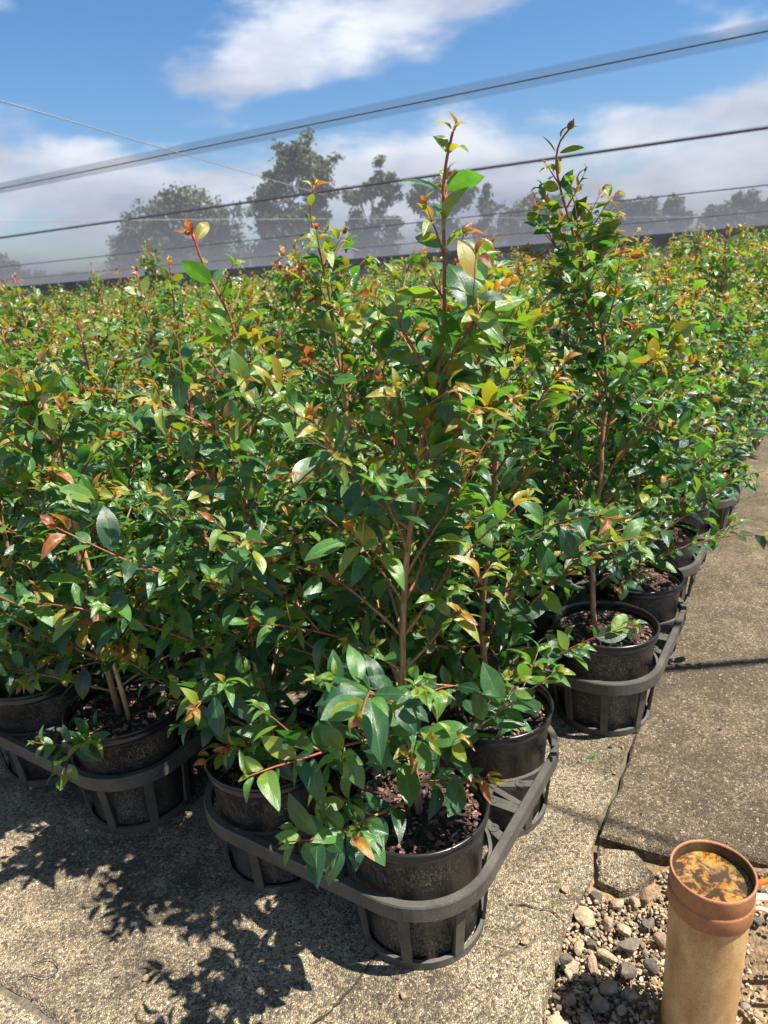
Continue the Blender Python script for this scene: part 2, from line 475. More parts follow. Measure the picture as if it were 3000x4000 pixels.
# ------------------------------------------------------------------ ground and slabs
def inflate_ngon(name, poly, ztop, thick, mat, jitter=0.0, seed=0, near=4.0, step=0.05, tilt=None):
    """slab from an xy outline: edges cut fine near the camera and made ragged, sides down to ztop-thick"""
    rng = random.Random(seed)
    pts = []
    n = len(poly)
    for i in range(n):
        a, b = Vector(poly[i]), Vector(poly[(i + 1) % n])
        d = (b - a).length
        m = 1
        if min(a.length, b.length) < near * 3: m = max(1, min(60, int(min(d, 5.0) / step)))
        for k in range(m):
            t = k / m
            if d > 5: t = t ** 2
            p = a.lerp(b, t)
            if jitter and p.length < near * 2:
                p = p + Vector((rng.uniform(-1, 1), rng.uniform(-1, 1))) * jitter
            pts.append(p)
    bm = bmesh.new()
    def z(p): return ztop + (tilt[0] * (p.x - poly[0][0]) + tilt[1] * (p.y - poly[0][1]) if tilt else 0)
    ins = []
    m = len(pts)
    for i, p in enumerate(pts):          # worn arris: a second ring slightly inside and the edge a little lower
        d = (pts[(i + 1) % m] - pts[i - 1])
        nrm = Vector((-d.y, d.x))
        if nrm.length > 1e-9: nrm.normalize()
        ins.append(p + nrm * 0.006 * sgn(poly))
    top = [bm.verts.new((p.x, p.y, z(p))) for p in ins]
    mid = [bm.verts.new((p.x, p.y, z(p) - 0.005 - rng.random() * 0.004)) for p in pts]
    bot = [bm.verts.new((p.x + rng.uniform(-1, 1) * jitter * .5, p.y + rng.uniform(-1, 1) * jitter * .5, z(p) - thick)) for p in pts]
    s = sgn(poly) > 0
    bm.faces.new(top if s else top[::-1])
    for i in range(m):
        j = (i + 1) % m
        for A, B in ((top, mid), (mid, bot)):
            q = (A[i], B[i], B[j], A[j])
            bm.faces.new(q if s else q[::-1])
    bmesh.ops.triangulate(bm, faces=[f for f in bm.faces if len(f.verts) > 4])
    me = bpy.data.meshes.new(name); bm.to_mesh(me); bm.free()
    me.materials.append(mat)
    o = obj(name, me); tag(o, kind='structure')
    return o


def sgn(poly):
    a = sum(poly[i - 1][0] * poly[i][1] - poly[i][0] * poly[i - 1][1] for i in range(len(poly)))
    return 1 if a > 0 else -1


g = mesh('ground', [(-600, -200, -.16), (600, -200, -.16), (600, 900, -.16), (-600, 900, -.16)], [(0, 1, 2, 3)], M_FIELD, False)
tag(obj('ground', g), kind='structure')

# soil in the broken corner, a gently lumpy sheet that rises on the right
rng = random.Random(5)
NX, NY = 70, 90
sv, sf = [], []
for j in range(NY):
    for i in range(NX):
        x, y = 0.02 + 1.7 * i / (NX - 1), -0.6 + 1.9 * j / (NY - 1)
        h = -0.055 + 0.012 * mnoise.noise(Vector((x * 9, y * 9, 0.3))) + 0.008 * mnoise.noise(Vector((x * 30, y * 30, 2)))
        h += 0.058 * min(1, max(0, (x - 0.50) / 0.16)) * min(1, max(0, (1.06 - y) / 0.12)) + 0.034 * min(1, max(0, (y - 0.90) / 0.10))
        sv.append((x, y, h))
for j in range(NY - 1):
    for i in range(NX - 1):
        a = j * NX + i; sf.append((a, a + 1, a + NX + 1, a + NX))
soil = obj('soil', mesh('soil', sv, sf, M_SOIL)); tag(soil, kind='structure')


def soil_z(x, y):
    h = -0.055 + 0.012 * mnoise.noise(Vector((x * 9, y * 9, 0.3))) + 0.008 * mnoise.noise(Vector((x * 30, y * 30, 2)))
    h += 0.058 * min(1, max(0, (x - 0.50) / 0.16)) * min(1, max(0, (1.06 - y) / 0.12)) + 0.034 * min(1, max(0, (y - 0.90) / 0.10))
    return h


JD = Vector((0.514, 0.858))            # the long joint between bed slab and path runs this way
jp = lambda t, off=0.0: (0.381 + JD.x * t - JD.y * off, 1.129 + JD.y * t + JD.x * off)
slab_bed = inflate_ngon('concrete_slab', [(0.343, 1.030), (0.352, 1.06), jp(-0.03, 0.004), jp(0.15, .004), jp(0.6, .005), jp(3, .005), jp(9, .005), jp(60, .005), (-40, 60), (-40, 24.2),
                        (-8, 5.235), (-3, 2.27), (-1.2, 1.2), (-0.702, 0.904), (-0.557, 0.818), (-0.2, 0.606), (0.06, 0.452), (0.12, 0.55), (0.17, 0.70), (0.185, 0.769), (0.195, 0.803), (0.224, 0.848), (0.262, 0.923), (0.308, 0.984)],
                        0.0, 0.10, M_SLAB, 0.004, 1)
slab_front = inflate_ngon('concrete_slab', [(-40, 24.18), (-8, 5.22), (-3, 2.257), (-1.2, 1.19), (-0.702, 0.896), (-0.557, 0.810), (-0.2, 0.598), (0.04, 0.452), (0.04, -4), (-40, -4)],
                          -0.006, 0.10, M_SLAB_CLEAN, 0.003, 2)
CJ = lambda t, off: (1.50 + 0.952 * t - .306 * off, 3.02 + 0.306 * t + .952 * off)
slab_path = inflate_ngon('path_slab', [jp(0.0, -0.007), (0.462, 1.084), (0.505, 1.067), (0.60, 1.052), (0.643, 1.046), (0.70, 1.012), (0.82, 0.97), (1.2, 0.95), (30, 0.9), (30, 12.1), CJ(5, 0), CJ(0.5, 0), CJ(0.02, 0), jp(2.15, -.009), jp(1.2, -.006), jp(0.5, -.004), jp(0.15, -.006)],
                         0.010, 0.09, M_SLAB_PATH, 0.004, 3)
slab_far = inflate_ngon('path_slab', [CJ(0.02, 0.012), CJ(0.5, 0.012), CJ(5, 0.012), (30, 12.2), (31, 52), jp(60, -.008), jp(9, -.008), jp(3, -.008), jp(2.25, -.008)],
                        0.006, 0.09, M_SLAB_PATH, 0.002, 4)
chunk = inflate_ngon('broken_slab', [(0.374, 1.108), (0.404, 1.098), (0.442, 1.088), (0.458, 1.035), (0.421, 1.008), (0.383, 1.004), (0.352, 1.026)],
                     0.002, 0.07, M_SLAB, 0.003, 6, step=0.012)

def joint_fill(parent, a, b, w, z, seed):
    rng = random.Random(seed); a, b = Vector(a), Vector(b); n = int((b - a).length / 0.03)
    d = (b - a).normalized(); nn = Vector((-d.y, d.x)) * w
    vs_, fs = [], []
    for i in range(n + 1):
        p = a.lerp(b, i / n)
        zc = z + rng.uniform(-.004, .005)
        vs_ += [(p.x - nn.x, p.y - nn.y, zc - .004), (p.x, p.y, zc), (p.x + nn.x, p.y + nn.y, zc - .004)]
    for i in range(n):
        for k in (0, 1): fs.append((3 * i + k, 3 * i + 3 + k, 3 * i + 4 + k, 3 * i + k + 1))
    obj('joint_fill', mesh('joint_fill', vs_, fs, M_JOINT), parent)


joint_fill(slab_path, jp(0.03), jp(6), 0.018, -0.006, 1)
joint_fill(slab_front, (-3, 2.262), (0.04, 0.46), 0.014, -0.008, 2)

# cracks through the bed slab: recessed dark lips laid as thin ribbons of soil pushed up through the break
def crack(pts, w, seed):
    rng = random.Random(seed)
    P = []
    for i in range(len(pts) - 1):
        a, b = Vector(pts[i]), Vector(pts[i + 1])
        n = max(2, int((b - a).length / 0.008))
        P += [a.lerp(b, k / n) + Vector((rng.uniform(-1, 1), rng.uniform(-1, 1))) * 0.0025 for k in range(n)]
    vs_, fs = [], []
    for i, p in enumerate(P):
        ww = w * (0.35 + rng.random()) * min(1, (len(P) - i) / 6 + 0.1)
        d = (P[min(i + 1, len(P) - 1)] - P[max(i - 1, 0)]).normalized()
        n = Vector((-d.y, d.x)) * ww
        vs_ += [(p.x - n.x, p.y - n.y, 0.0035), (p.x + n.x, p.y + n.y, 0.0035)]
    for i in range(len(P) - 1): fs.append((2 * i, 2 * i + 2, 2 * i + 3, 2 * i + 1))
    o = obj('crack', mesh('crack', vs_, fs, M_PEAT, False), slab_bed)
    return o


crack([(-0.03, 0.95), (-0.06, 0.906), (-0.085, 0.868), (-0.105, 0.84), (-0.14, 0.805), (-0.159, 0.792), (-0.22, 0.72), (-0.25, 0.64)], 0.0018, 3)
crack([(0.18, 0.985), (0.215, 0.975), (0.245, 0.965), (0.262, 0.945), (0.275, 0.938)], 0.0014, 4)

# ------------------------------------------------------------------ leaves
def leaf_template(nu, nv, width, fold, droop, tipx, cup, twist=0.0):
    """unit-length leaf along +y, blade normal +z"""
    vs_, uv, fs = [], [], []
    for j in range(nv + 1):
        t = j / nv
        q = min(1, t / 0.97)
        w = width * (max(0.0, math.sin(math.pi * q ** 0.92)) ** 0.68 if 0 < q < 1 else 0.0)
        if t > 0.86: w *= 1 - 0.45 * ((t - 0.86) / 0.14)
        w = max(w, 0.012 if t < 0.5 else 0.004)
        ang = droop * t * t
        y = t - 0.12 * abs(droop) * t * t
        z = -math.sin(ang) * t * 0.55
        for i in range(nu + 1):
            s = 2 * i / nu - 1
            x = s * w
            zz = z + abs(s) * w * math.tan(fold) - cup * (abs(s) ** 2.2) * w
            tw = twist * t
            vs_.append((x * math.cos(tw) - (zz - z) * math.sin(tw) + tipx * t * t, y, z + (zz - z) * math.cos(tw) + x * math.sin(tw)))
            uv.append((0.5 + 0.5 * s, t))
    for j in range(nv):
        for i in range(nu):
            a = j * (nu + 1) + i
            fs.append((a, a + 1, a + nu + 2, a + nu + 1))
    return np.array(vs_), np.array(uv), np.array(fs)


SHAPES = [(0.225, R(12), 0.35, 0.02, 0.12, 0.0), (0.24, R(7), 0.7, -0.03, 0.2, 0.2), (0.205, R(20), 0.9, 0.05, 0.0, -0.25),
          (0.25, R(15), 0.15, 0.0, 0.1, 0.1), (0.215, R(24), 1.25, -0.04, 0.1, 0.35), (0.185, R(32), 1.6, 0.03, 0.0, -0.2)]
HI = [leaf_template(4, 8, *s) for s in SHAPES]
MED = [leaf_template(2, 6, *s) for s in SHAPES]
LOW = [leaf_template(2, 4, *s) for s in SHAPES]


def bake_leaves(name, leaves, tmpl, mat=None):
    """leaves: list of (Matrix4, shape, tint) -> one mesh"""
    n = len(leaves)
    V, UV, F, T = [], [], [], []
    off = 0
    for (mtx, sh, tint) in leaves:
        v, uv, f = tmpl[sh]
        m = np.array(mtx)
        V.append(v @ m[:3, :3].T + m[:3, 3]); F.append(f + off); UV.append(uv); T.append(np.full(len(v), tint))
        off += len(v)
    V = np.concatenate(V); F = np.concatenate(F); UV = np.concatenate(UV); T = np.concatenate(T)
    me = bpy.data.meshes.new(name)
    me.vertices.add(len(V)); me.vertices.foreach_set('co', V.astype(np.float32).ravel())
    me.loops.add(F.size); me.loops.foreach_set('vertex_index', F.astype(np.int32).ravel())
    me.polygons.add(len(F))
    me.polygons.foreach_set('loop_start', np.arange(0, F.size, 4, dtype=np.int32))
    me.polygons.foreach_set('loop_total', np.full(len(F), 4, dtype=np.int32))
    me.polygons.foreach_set('use_smooth', np.ones(len(F), dtype=bool))
    uvl = me.uv_layers.new(name='UVMap')
    uvl.data.foreach_set('uv', UV[F.ravel()].astype(np.float32).ravel())
    a = me.attributes.new('tint', 'FLOAT', 'POINT'); a.data.foreach_set('value', T.astype(np.float32))
    me.materials.append(mat or M_LEAF)
    me.update(calc_edges=True); me.validate()
    return me


TBINS = [0.03, 0.12, 0.22, 0.32, 0.45, 0.56, 0.66, 0.76, 0.85, 0.93, 1.0]
_lm = {}


def leaf_mesh(sh, tint):
    b = min(range(len(TBINS)), key=lambda i: abs(TBINS[i] - tint))
    if (sh, b) not in _lm:
        _lm[(sh, b)] = bake_leaves('leaf', [(Matrix.Identity(4), sh, TBINS[b])], HI)
    return _lm[(sh, b)]


def set_tint(me, vals):
    a = me.attributes.new('tint', 'FLOAT', 'POINT'); a.data.foreach_set('value', np.asarray(vals, dtype=np.float32))


# ------------------------------------------------------------------ plant growth
def rand_unit(rng):
    while True:
        v = Vector((rng.uniform(-1, 1), rng.uniform(-1, 1), rng.uniform(-1, 1)))
        if 0.05 < v.length < 1: return v.normalized()


def leaf_matrix(pos, d, nrm, size):
    y = d.normalized(); x = y.cross(nrm)
    if x.length < 1e-3: x = y.cross(Vector((1, 0.2, 0)))
    x.normalize(); z = x.cross(y)
    return Matrix(((x.x * size, y.x * size, z.x * size, pos.x), (x.y * size, y.y * size, z.y * size, pos.y), (x.z * size, y.z * size, z.z * size, pos.z), (0, 0, 0, 1)))


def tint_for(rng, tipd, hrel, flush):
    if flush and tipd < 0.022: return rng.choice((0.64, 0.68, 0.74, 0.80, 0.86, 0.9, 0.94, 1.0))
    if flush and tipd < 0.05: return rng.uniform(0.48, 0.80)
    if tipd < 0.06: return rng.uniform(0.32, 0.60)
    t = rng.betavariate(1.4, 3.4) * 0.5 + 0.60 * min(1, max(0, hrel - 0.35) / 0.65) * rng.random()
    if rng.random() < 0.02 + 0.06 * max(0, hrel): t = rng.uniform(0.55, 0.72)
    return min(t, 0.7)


def put_leaves(rng, pts, out, bi, hrel, base, leaf_len, flush, start=0.0, inter=0.034):
    """opposite pairs along a shoot, a young tuft at its tip"""
    cum = [0.0]
    for a, b in zip(pts, pts[1:]): cum.append(cum[-1] + (b - a).length)
    L = cum[-1]
    def at(s):
        for i in range(len(pts) - 1):
            if cum[i + 1] >= s or i == len(pts) - 2:
                t = (s - cum[i]) / max(1e-6, cum[i + 1] - cum[i])
                return pts[i].lerp(pts[i + 1], min(1, max(0, t))), (pts[i + 1] - pts[i]).normalized()
    s = start + inter * rng.uniform(0.3, 1.0); k = rng.randint(0, 1)
    UP = Vector((0, 0, 1))
    while s < L:
        p, d = at(s)
        tipd = L - s
        ref = UP if abs(d.z) < 0.8 else Vector((math.cos(s * 90), math.sin(s * 90), 0))
        side = d.cross(ref).normalized()
        if k % 2: side = (side * 0.45 + side.cross(d) * 0.9).normalized()
        k += 1
        for sg in (1, -1):
            if rng.random() < 0.10: continue
            sp = rng.uniform(0.65, 1.15) * (0.55 if tipd < 0.03 else 1.0)
            ld = (d * 0.62 + side * sg * sp + UP * rng.uniform(-0.30, 0.35) + rand_unit(rng) * 0.22).normalized()
            nn = (UP * (0.9 if abs(d.z) < .85 else 0.35) + d * 0.3 + rand_unit(rng) * 0.7)
            sz = leaf_len * (rng.uniform(0.62, 1.12) if rng.random() < .9 else rng.uniform(1.1, 1.4))
            if tipd < 0.05: sz *= 0.45 + 0.5 * tipd / 0.05
            sh = rng.choice((0, 0, 1, 2, 3, 3, 4)) if tipd > 0.03 else rng.choice((2, 4, 5, 5))
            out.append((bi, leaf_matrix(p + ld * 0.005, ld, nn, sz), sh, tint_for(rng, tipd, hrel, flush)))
        s += inter * rng.uniform(0.75, 1.25) * (0.7 if tipd < 0.05 else 1.0)
    p, d = pts[-1], (pts[-1] - pts[-2]).normalized()
    for q in range(rng.randint(2, 3)):
        ld = (d + rand_unit(rng) * 0.5 + Vector((0, 0, rng.uniform(-.25, .4)))).normalized()
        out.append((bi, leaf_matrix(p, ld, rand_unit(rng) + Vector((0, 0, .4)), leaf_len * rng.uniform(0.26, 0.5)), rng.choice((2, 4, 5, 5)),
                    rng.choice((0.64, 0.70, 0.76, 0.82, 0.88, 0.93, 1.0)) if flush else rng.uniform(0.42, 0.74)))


def shoot(rng, p, d, L, up, n=7, droop_tip=0.0):
    pts = [p.copy()]
    d = d.normalized()
    for i in range(n):
        t = i / n
        d = (d + Vector((0, 0, up * (1 - t) - droop_tip * t * t)) + rand_unit(rng) * 0.09).normalized()
        pts.append(pts[-1] + d * (L / n))
    return pts


def grow(seed, stem_ctrl, spread=1.0, leaf_len=0.056, low=0.10, dens=1.0, leader=0.14, lopside=None, low_shoots=0):
    """returns stem pts/radii, branches [(pts,radii)...] (each with twigs) and leaves"""
    rng = random.Random(seed)
    stem = catmull(stem_ctrl, 36)
    H = stem[-1].z - stem[0].z
    cum = [0.0]
    for a, b in zip(stem, stem[1:]): cum.append(cum[-1] + (b - a).length)
    TL = cum[-1]
    rad = [0.0062 * (1 - 0.84 * c / TL) + 0.0008 for c in cum]
    branches, leaves = [], []
    s = low; k = 0; az = rng.uniform(0, math.pi)
    while s < TL - leader:
        i = min(range(len(cum)), key=lambda q: abs(cum[q] - s))
        p = stem[i]; f = s / (TL - leader * 0.75)
        for sg in (0, 1):
            if rng.random() < 0.06: continue
            a = az + sg * math.pi + rng.uniform(-0.5, 0.5)
            L = (0.375 - 0.285 * min(1, f)) * rng.uniform(0.72, 1.22) * spread
            if f < 0.08: L *= 0.8
            if lopside is not None: L *= 1 + 0.35 * (math.cos(a) * lopside[0] + math.sin(a) * lopside[1])
            tilt = R(rng.uniform(52, 72) - 30 * f)
            d = Vector((math.cos(a) * math.sin(tilt), math.sin(a) * math.sin(tilt), math.cos(tilt)))
            pts = shoot(rng, p, d, L, rng.uniform(-0.02, 0.10), 8, rng.choice((0, 0, 0.12, 0.25)))
            bi = len(branches)
            segs = [(pts, 0.0025 * (0.6 + 0.5 * L / 0.3))]
            flush = rng.random() < 0.15 + 0.75 * f
            put_leaves(rng, pts, leaves, bi, f, p, leaf_len, flush, start=0.05 if f < .6 else 0.01, inter=0.033 / dens)
            nt = int(L / 0.075)
            for q in range(nt):
                t = rng.uniform(0.22, 0.82); m = int(t * 8)
                bp = pts[m]; bd = (pts[m + 1] - pts[m]).normalized()
                sd = bd.cross(Vector((0, 0, 1))).normalized() * (1 if q % 2 else -1)
                td = (bd * 0.75 + sd * 0.7 + Vector((0, 0, rng.uniform(-.15, .5)))).normalized()
                tl = rng.uniform(0.05, 0.12) * (0.7 + 0.5 * spread * 0.6)
                tp = shoot(rng, bp, td, tl, 0.08, 4)
                segs.append((tp, 0.0014))
                put_leaves(rng, tp, leaves, bi, f, p, leaf_len * 0.9, rng.random() < 0.1 + 0.7 * f, inter=0.031 / dens)
            branches.append(segs)
        az += math.pi / 2 + rng.uniform(-0.3, 0.3)
        s += 0.043 * rng.uniform(0.8, 1.25)
    for q in range(low_shoots):
        z = rng.uniform(0.03, 0.20); i = min(range(len(cum)), key=lambda w: abs(cum[w] - z))
        a = R(-90) + rng.uniform(-1.3, 1.3)
        pts = shoot(rng, stem[i], Vector((math.cos(a), math.sin(a), rng.uniform(0.1, .9))), rng.uniform(0.07, 0.15), rng.uniform(-.06, .05), 5)
        bi = len(branches); branches.append([(pts, 0.0016)])
        put_leaves(rng, pts, leaves, bi, 0.2, stem[i], leaf_len * 1.05, rng.random() < .6, start=0.015, inter=0.026)
    # the leader itself carries leaves near its top
    i0 = min(range(len(cum)), key=lambda q: abs(cum[q] - (TL - leader - 0.10)))
    put_leaves(rng, stem[i0:], leaves, -1, 1.0, stem[i0], leaf_len * 0.95, True, inter=0.036)
    # a few short shoots up the leader
    s = TL - leader + 0.02
    while s < TL - 0.07:
        i = min(range(len(cum)), key=lambda q: abs(cum[q] - s)); p = stem[i]
        a = rng.uniform(0, 6.28); L = rng.uniform(0.03, 0.09) * min(1.0, (TL - s) / 0.2 + 0.2)
        pts = shoot(rng, p, Vector((math.cos(a) * .6, math.sin(a) * .6, .8)), L, 0.05, 4)
        bi = len(branches); branches.append([(pts, 0.0018)])
        put_leaves(rng, pts, leaves, bi, 1.0, p, leaf_len * 0.8, rng.random() < .7, inter=0.032)
        s += rng.uniform(0.022, 0.05)
    return stem, rad, branches, leaves


def stem_mesh(name, segs, a0, a1, sides=6):
    acc = Acc(); tv = []
    for pts, rad in segs:
        if not isinstance(rad, list): rad = [rad * (1 - 0.7 * i / (len(pts) - 1)) for i in range(len(pts))]
        v, f = tube_arrays(pts, rad, sides)
        acc.add(v, f)
        tv += [a0 + (a1 - a0) * (i // sides) / max(1, len(pts) - 1) for i in range(len(v))]
    me = acc.mesh(name, M_STEM, True); set_tint(me, tv)
    return me


# ------------------------------------------------------------------ pot pieces (shared meshes)
RIM_Z = 0.25; MIX_Z = 0.216
POT_PROF = [(0.0, 0.006), (0.098, 0.006), (0.1005, 0.010), (0.1165, 0.222), (0.1185, 0.2235), (0.1145, 0.2235), (0.113, 0.21), (0.1115, 0.19)]
RIM_PROF = [(0.1195, 0.2255), (0.1225, 0.2275), (0.1232, 0.2345), (0.1215, 0.2365), (0.1215, 0.2425), (0.1250, 0.2450), (0.1255, 0.2485), (0.1235, 0.2508), (0.1205, 0.2500), (0.1185, 0.2440), (0.1165, 0.2260)]
ME_POT = mesh('pot', *lathe(POT_PROF, 56), M_POT)
M_RIMP = mat_plain('rim_plastic', (0.014, 0.014, 0.016), 0.28, 80, 0.3, 0.08)
ME_RIM = mesh('rim', *lathe(RIM_PROF, 56, True), M_RIMP)


def mix_mesh(seed):
    rng = random.Random(seed)
    vs_, fs = [(0, 0, MIX_Z + .006)], []
    NR, NA = 9, 30
    for r in range(1, NR + 1):
        for a in range(NA):
            t = 2 * math.pi * a / NA; rr = 0.1145 * r / NR
            x, y = rr * math.cos(t), rr * math.sin(t)
            vs_.append((x, y, MIX_Z + 0.006 * (1 - (r / NR) ** 2) + 0.007 * mnoise.noise(Vector((x * 40, y * 40, seed)))))
    for a in range(NA): fs.append((0, 1 + a, 1 + (a + 1) % NA))
    for r in range(NR - 1):
        for a in range(NA):
            b = (a + 1) % NA
            fs.append((1 + r * NA + a, 1 + (r + 1) * NA + a, 1 + (r + 1) * NA + b, 1 + r * NA + b))
    return mesh('potting_mix', vs_, fs, M_PEAT)


def chip_verts(rng, s):
    """flat splintered bark chip, 8 corners"""
    lx, ly, lz = s * rng.uniform(0.6, 1.4), s * rng.uniform(0.35, 0.9), s * rng.uniform(0.06, 0.2)
    v = []
    for dz in (-1, 1):
        for dx, dy in ((-1, -1), (1, -1), (1, 1), (-1, 1)):
            v.append(Vector((dx * lx * rng.uniform(.25, 1) * .5, dy * ly * rng.uniform(.2, 1) * .5, dz * lz * .5 * rng.uniform(.4, 1.6))))
    return v


def mulch_mesh(seed, n=620, smin=.004, smax=.015):
    rng = random.Random(seed); acc = Acc(); tv = []
    for i in range(n):
        rr = 0.110 * math.sqrt(rng.random()); t = rng.uniform(0, 6.283)
        s = smin + (smax - smin) * rng.random() ** 2
        M = Matrix.Translation((rr * math.cos(t), rr * math.sin(t), MIX_Z + 0.007 + rng.uniform(-.003, .006))) @ Matrix.Rotation(rng.uniform(0, 6.28), 4, 'Z') @ Matrix.Rotation(rng.uniform(-.7, .7), 4, 'X') @ Matrix.Rotation(rng.uniform(-.6, .6), 4, 'Y')
        acc.add([M @ v for v in chip_verts(rng, s)], BOXF); tv += [rng.betavariate(1.3, 1.6)] * 8
    me = acc.mesh('bark_mulch', M_BARK); set_tint(me, tv)
    return me


ME_MIX = [mix_mesh(i) for i in range(4)]
ME_MULCH = [mulch_mesh(20 + i) for i in range(4)]
CHIPS = []
for i in range(12):
    rng = random.Random(50 + i)
    CHIPS.append(mesh('bark_chip', chip_verts(rng, 1.0), BOXF, M_BARK1, False))


def add_pot(root, i, chips=0, mulch=True, seed=0):
    rng = random.Random(seed)
    p = obj('pot', ME_POT, root, rot=(0, 0, rng.uniform(0, 6.28)))
    obj('rim', ME_RIM, root)
    if mulch:
        obj('potting_mix', ME_MIX[i % 4], root)
        m = obj('bark_mulch', ME_MULCH[i % 4], root, rot=(0, 0, rng.uniform(0, 6.28))); tag(m, kind='stuff')
    for c in range(chips):
        rr = 0.108 * math.sqrt(rng.random()); t = rng.uniform(0, 6.283); s = rng.uniform(0.008, 0.019)
        o = obj('bark_chip', CHIPS[c % 12], root, (rr * math.cos(t), rr * math.sin(t), MIX_Z + 0.012 + rng.uniform(0, .004)), (rng.uniform(-.6, .6), rng.uniform(-.6, .6), rng.uniform(0, 6.28)))
        o.scale = (s, s, s)
    return p


def add_stake(root, a, b, r=0.0045):
    a, b = Vector(a), Vector(b)
    pts, rad = [], []
    n = 26
    for i in range(n):
        pts.append(a.lerp(b, i / (n - 1)) + Vector((0.0012 * math.sin(i * .7), 0, 0))); rad.append(r * (1.22 if i % 6 == 3 else 1.0))
    obj('bamboo_stake', mesh('bamboo_stake', *tube_arrays(pts, rad, 8), M_BAMBOO), root)


CAM = Vector((0, 0, CAM_Z))


def hero_plant(loc, stem_xz, label, seed, n_leaf, group, chips=0, spread=1.0, leaf_len=0.058, low=0.10, stake=None, dens=1.0, depth=None, tilt=(0, 0), lopside=None, leader=0.14, low_shoots=0):
    """a near plant: pot, trunk, every branch and its largest leaves as parts"""
    x0, y0 = loc
    root = empty('potted_plant', (x0, y0, 0)); root.rotation_euler = (tilt[0], tilt[1], 0)
    tag(root, label, 'potted plant', group)
    add_pot(root, seed, chips, True, seed)
    ctrl = [Vector((0, 0, MIX_Z - 0.02))] if not stem_xz else []
    for q, (sx, sz) in enumerate(stem_xz):
        ctrl.append(Vector((sx - x0, (depth[q] if depth else 0.0), sz)))
    ctrl[0].z = MIX_Z - 0.01
    stem, rad, branches, leaves = grow(seed, ctrl, spread, leaf_len, low, dens, leader, lopside, low_shoots)
    trunk = obj('trunk', stem_mesh('trunk', [(stem, rad)], 0.0, 1.0, 8), root)
    bo = []
    zt = stem[-1].z
    for segs in branches:
        h = (segs[0][0][0].z - MIX_Z) / (zt - MIX_Z)
        bo.append(obj('branch', stem_mesh('branch', segs, 0.25 + 0.35 * h, 0.8, 6), root))
    # the leaves that show largest: nearest the camera, not buried
    org = Vector((x0, y0, 0))
    view = (CAM - (org + Vector((0, 0, 0.7)))).normalized()
    def score(l):
        c = l[1].translation
        sz = l[1].to_scale().x
        axis = stem[min(35, max(0, int(35 * (c.z - MIX_Z) / max(.1, zt - MIX_Z))))]
        return (c - axis).dot(view) + 0.25 * max(0, c.z - 0.9) + sz * 2.0
    order = sorted(range(len(leaves)), key=lambda i: -score(leaves[i]))
    own = set(order[:n_leaf])
    for i in order[:n_leaf]:
        bi, m, sh, tint = leaves[i]
        o = bpy.data.objects.new('leaf', leaf_mesh(sh, tint))
        link(o, bo[bi] if bi >= 0 else trunk); o.matrix_basis = m
    rest = [(l[1], l[2], l[3]) for i, l in enumerate(leaves) if i not in own]
    if rest:
        tag(obj('foliage', bake_leaves('foliage', rest, MED), root), kind='stuff')
    if stake: add_stake(root, *stake)
    return root


# plain plants for the block: a few grown individuals, shared by copies
VARI = []
for i in range(9):
    rng = random.Random(900 + i)
    top = MIX_Z + rng.uniform(0.68, 0.90)
    lean = rng.uniform(0, 6.28); la = rng.uniform(0.0, 0.07)
    ctrl = [Vector((0, 0, MIX_Z - .01)), Vector((0.01 * math.cos(lean), 0.01 * math.sin(lean), .45)), Vector((la * .5 * math.cos(lean), la * .5 * math.sin(lean), .7)), Vector((la * math.cos(lean), la * math.sin(lean), top))]
    st, rd, br, lv = grow(700 + i, ctrl, 1.15, 0.051, 0.03, 1.0, rng.uniform(.09, .25), None, 4)
    sm = stem_mesh('trunk', [(st, rd)], 0.0, 1.0, 6)
    bm_ = stem_mesh('branches', [s for b in br for s in b], 0.4, 0.85, 4)
    fm = bake_leaves('foliage', [(l[1], l[2], l[3]) for l in lv], MED)
    fl = bake_leaves('foliage', [(l[1], l[2], l[3]) for l in lv], LOW)
    VARI.append((sm, bm_, fm, fl, lv))


def block_plant(loc, i, label, group, near, scale_z, tallness=1.0, stake=False):
    rng = random.Random(3000 + i)
    root = empty('potted_plant', (loc.x, loc.y, 0), rng.uniform(0, 6.28))
    tag(root, label, 'potted plant', group)
    add_pot(root, i, 0, near, i)
    sm, bm_, fm, fl, lv = VARI[rng.randrange(len(VARI))]
    sc = (rng.uniform(0.92, 1.1), rng.uniform(0.92, 1.1), scale_z)
    for nm, me, k in (('trunk', sm, None), ('branches', bm_, None), ('foliage', fm if near else fl, 'stuff')):
        o = obj(nm, me, root, (0, 0, MIX_Z * (1 - scale_z))); o.scale = sc
        if k: o['kind'] = k
    if stake: add_stake(root, (0.03, 0.02, 0.2), (0.03 + rng.uniform(-.05, .05), 0.02 + rng.uniform(-.05, .05), rng.uniform(.7, .85)))
    return root


# ------------------------------------------------------------------ trays
PITCH_POT = 0.318; HP = PITCH_POT / 2
BAND_R = 0.135


def rounded_loop(half, r, n=14):
    out = []
    for (cx, cy, a0) in ((half - r, half - r, 0), (-(half - r), half - r, 90), (-(half - r), -(half - r), 180), (half - r, -(half - r), 270)):
        for i in range(n + 1):
            a = R(a0 + 90 * i / n); out.append((cx + r * math.cos(a), cy + r * math.sin(a)))
    return out


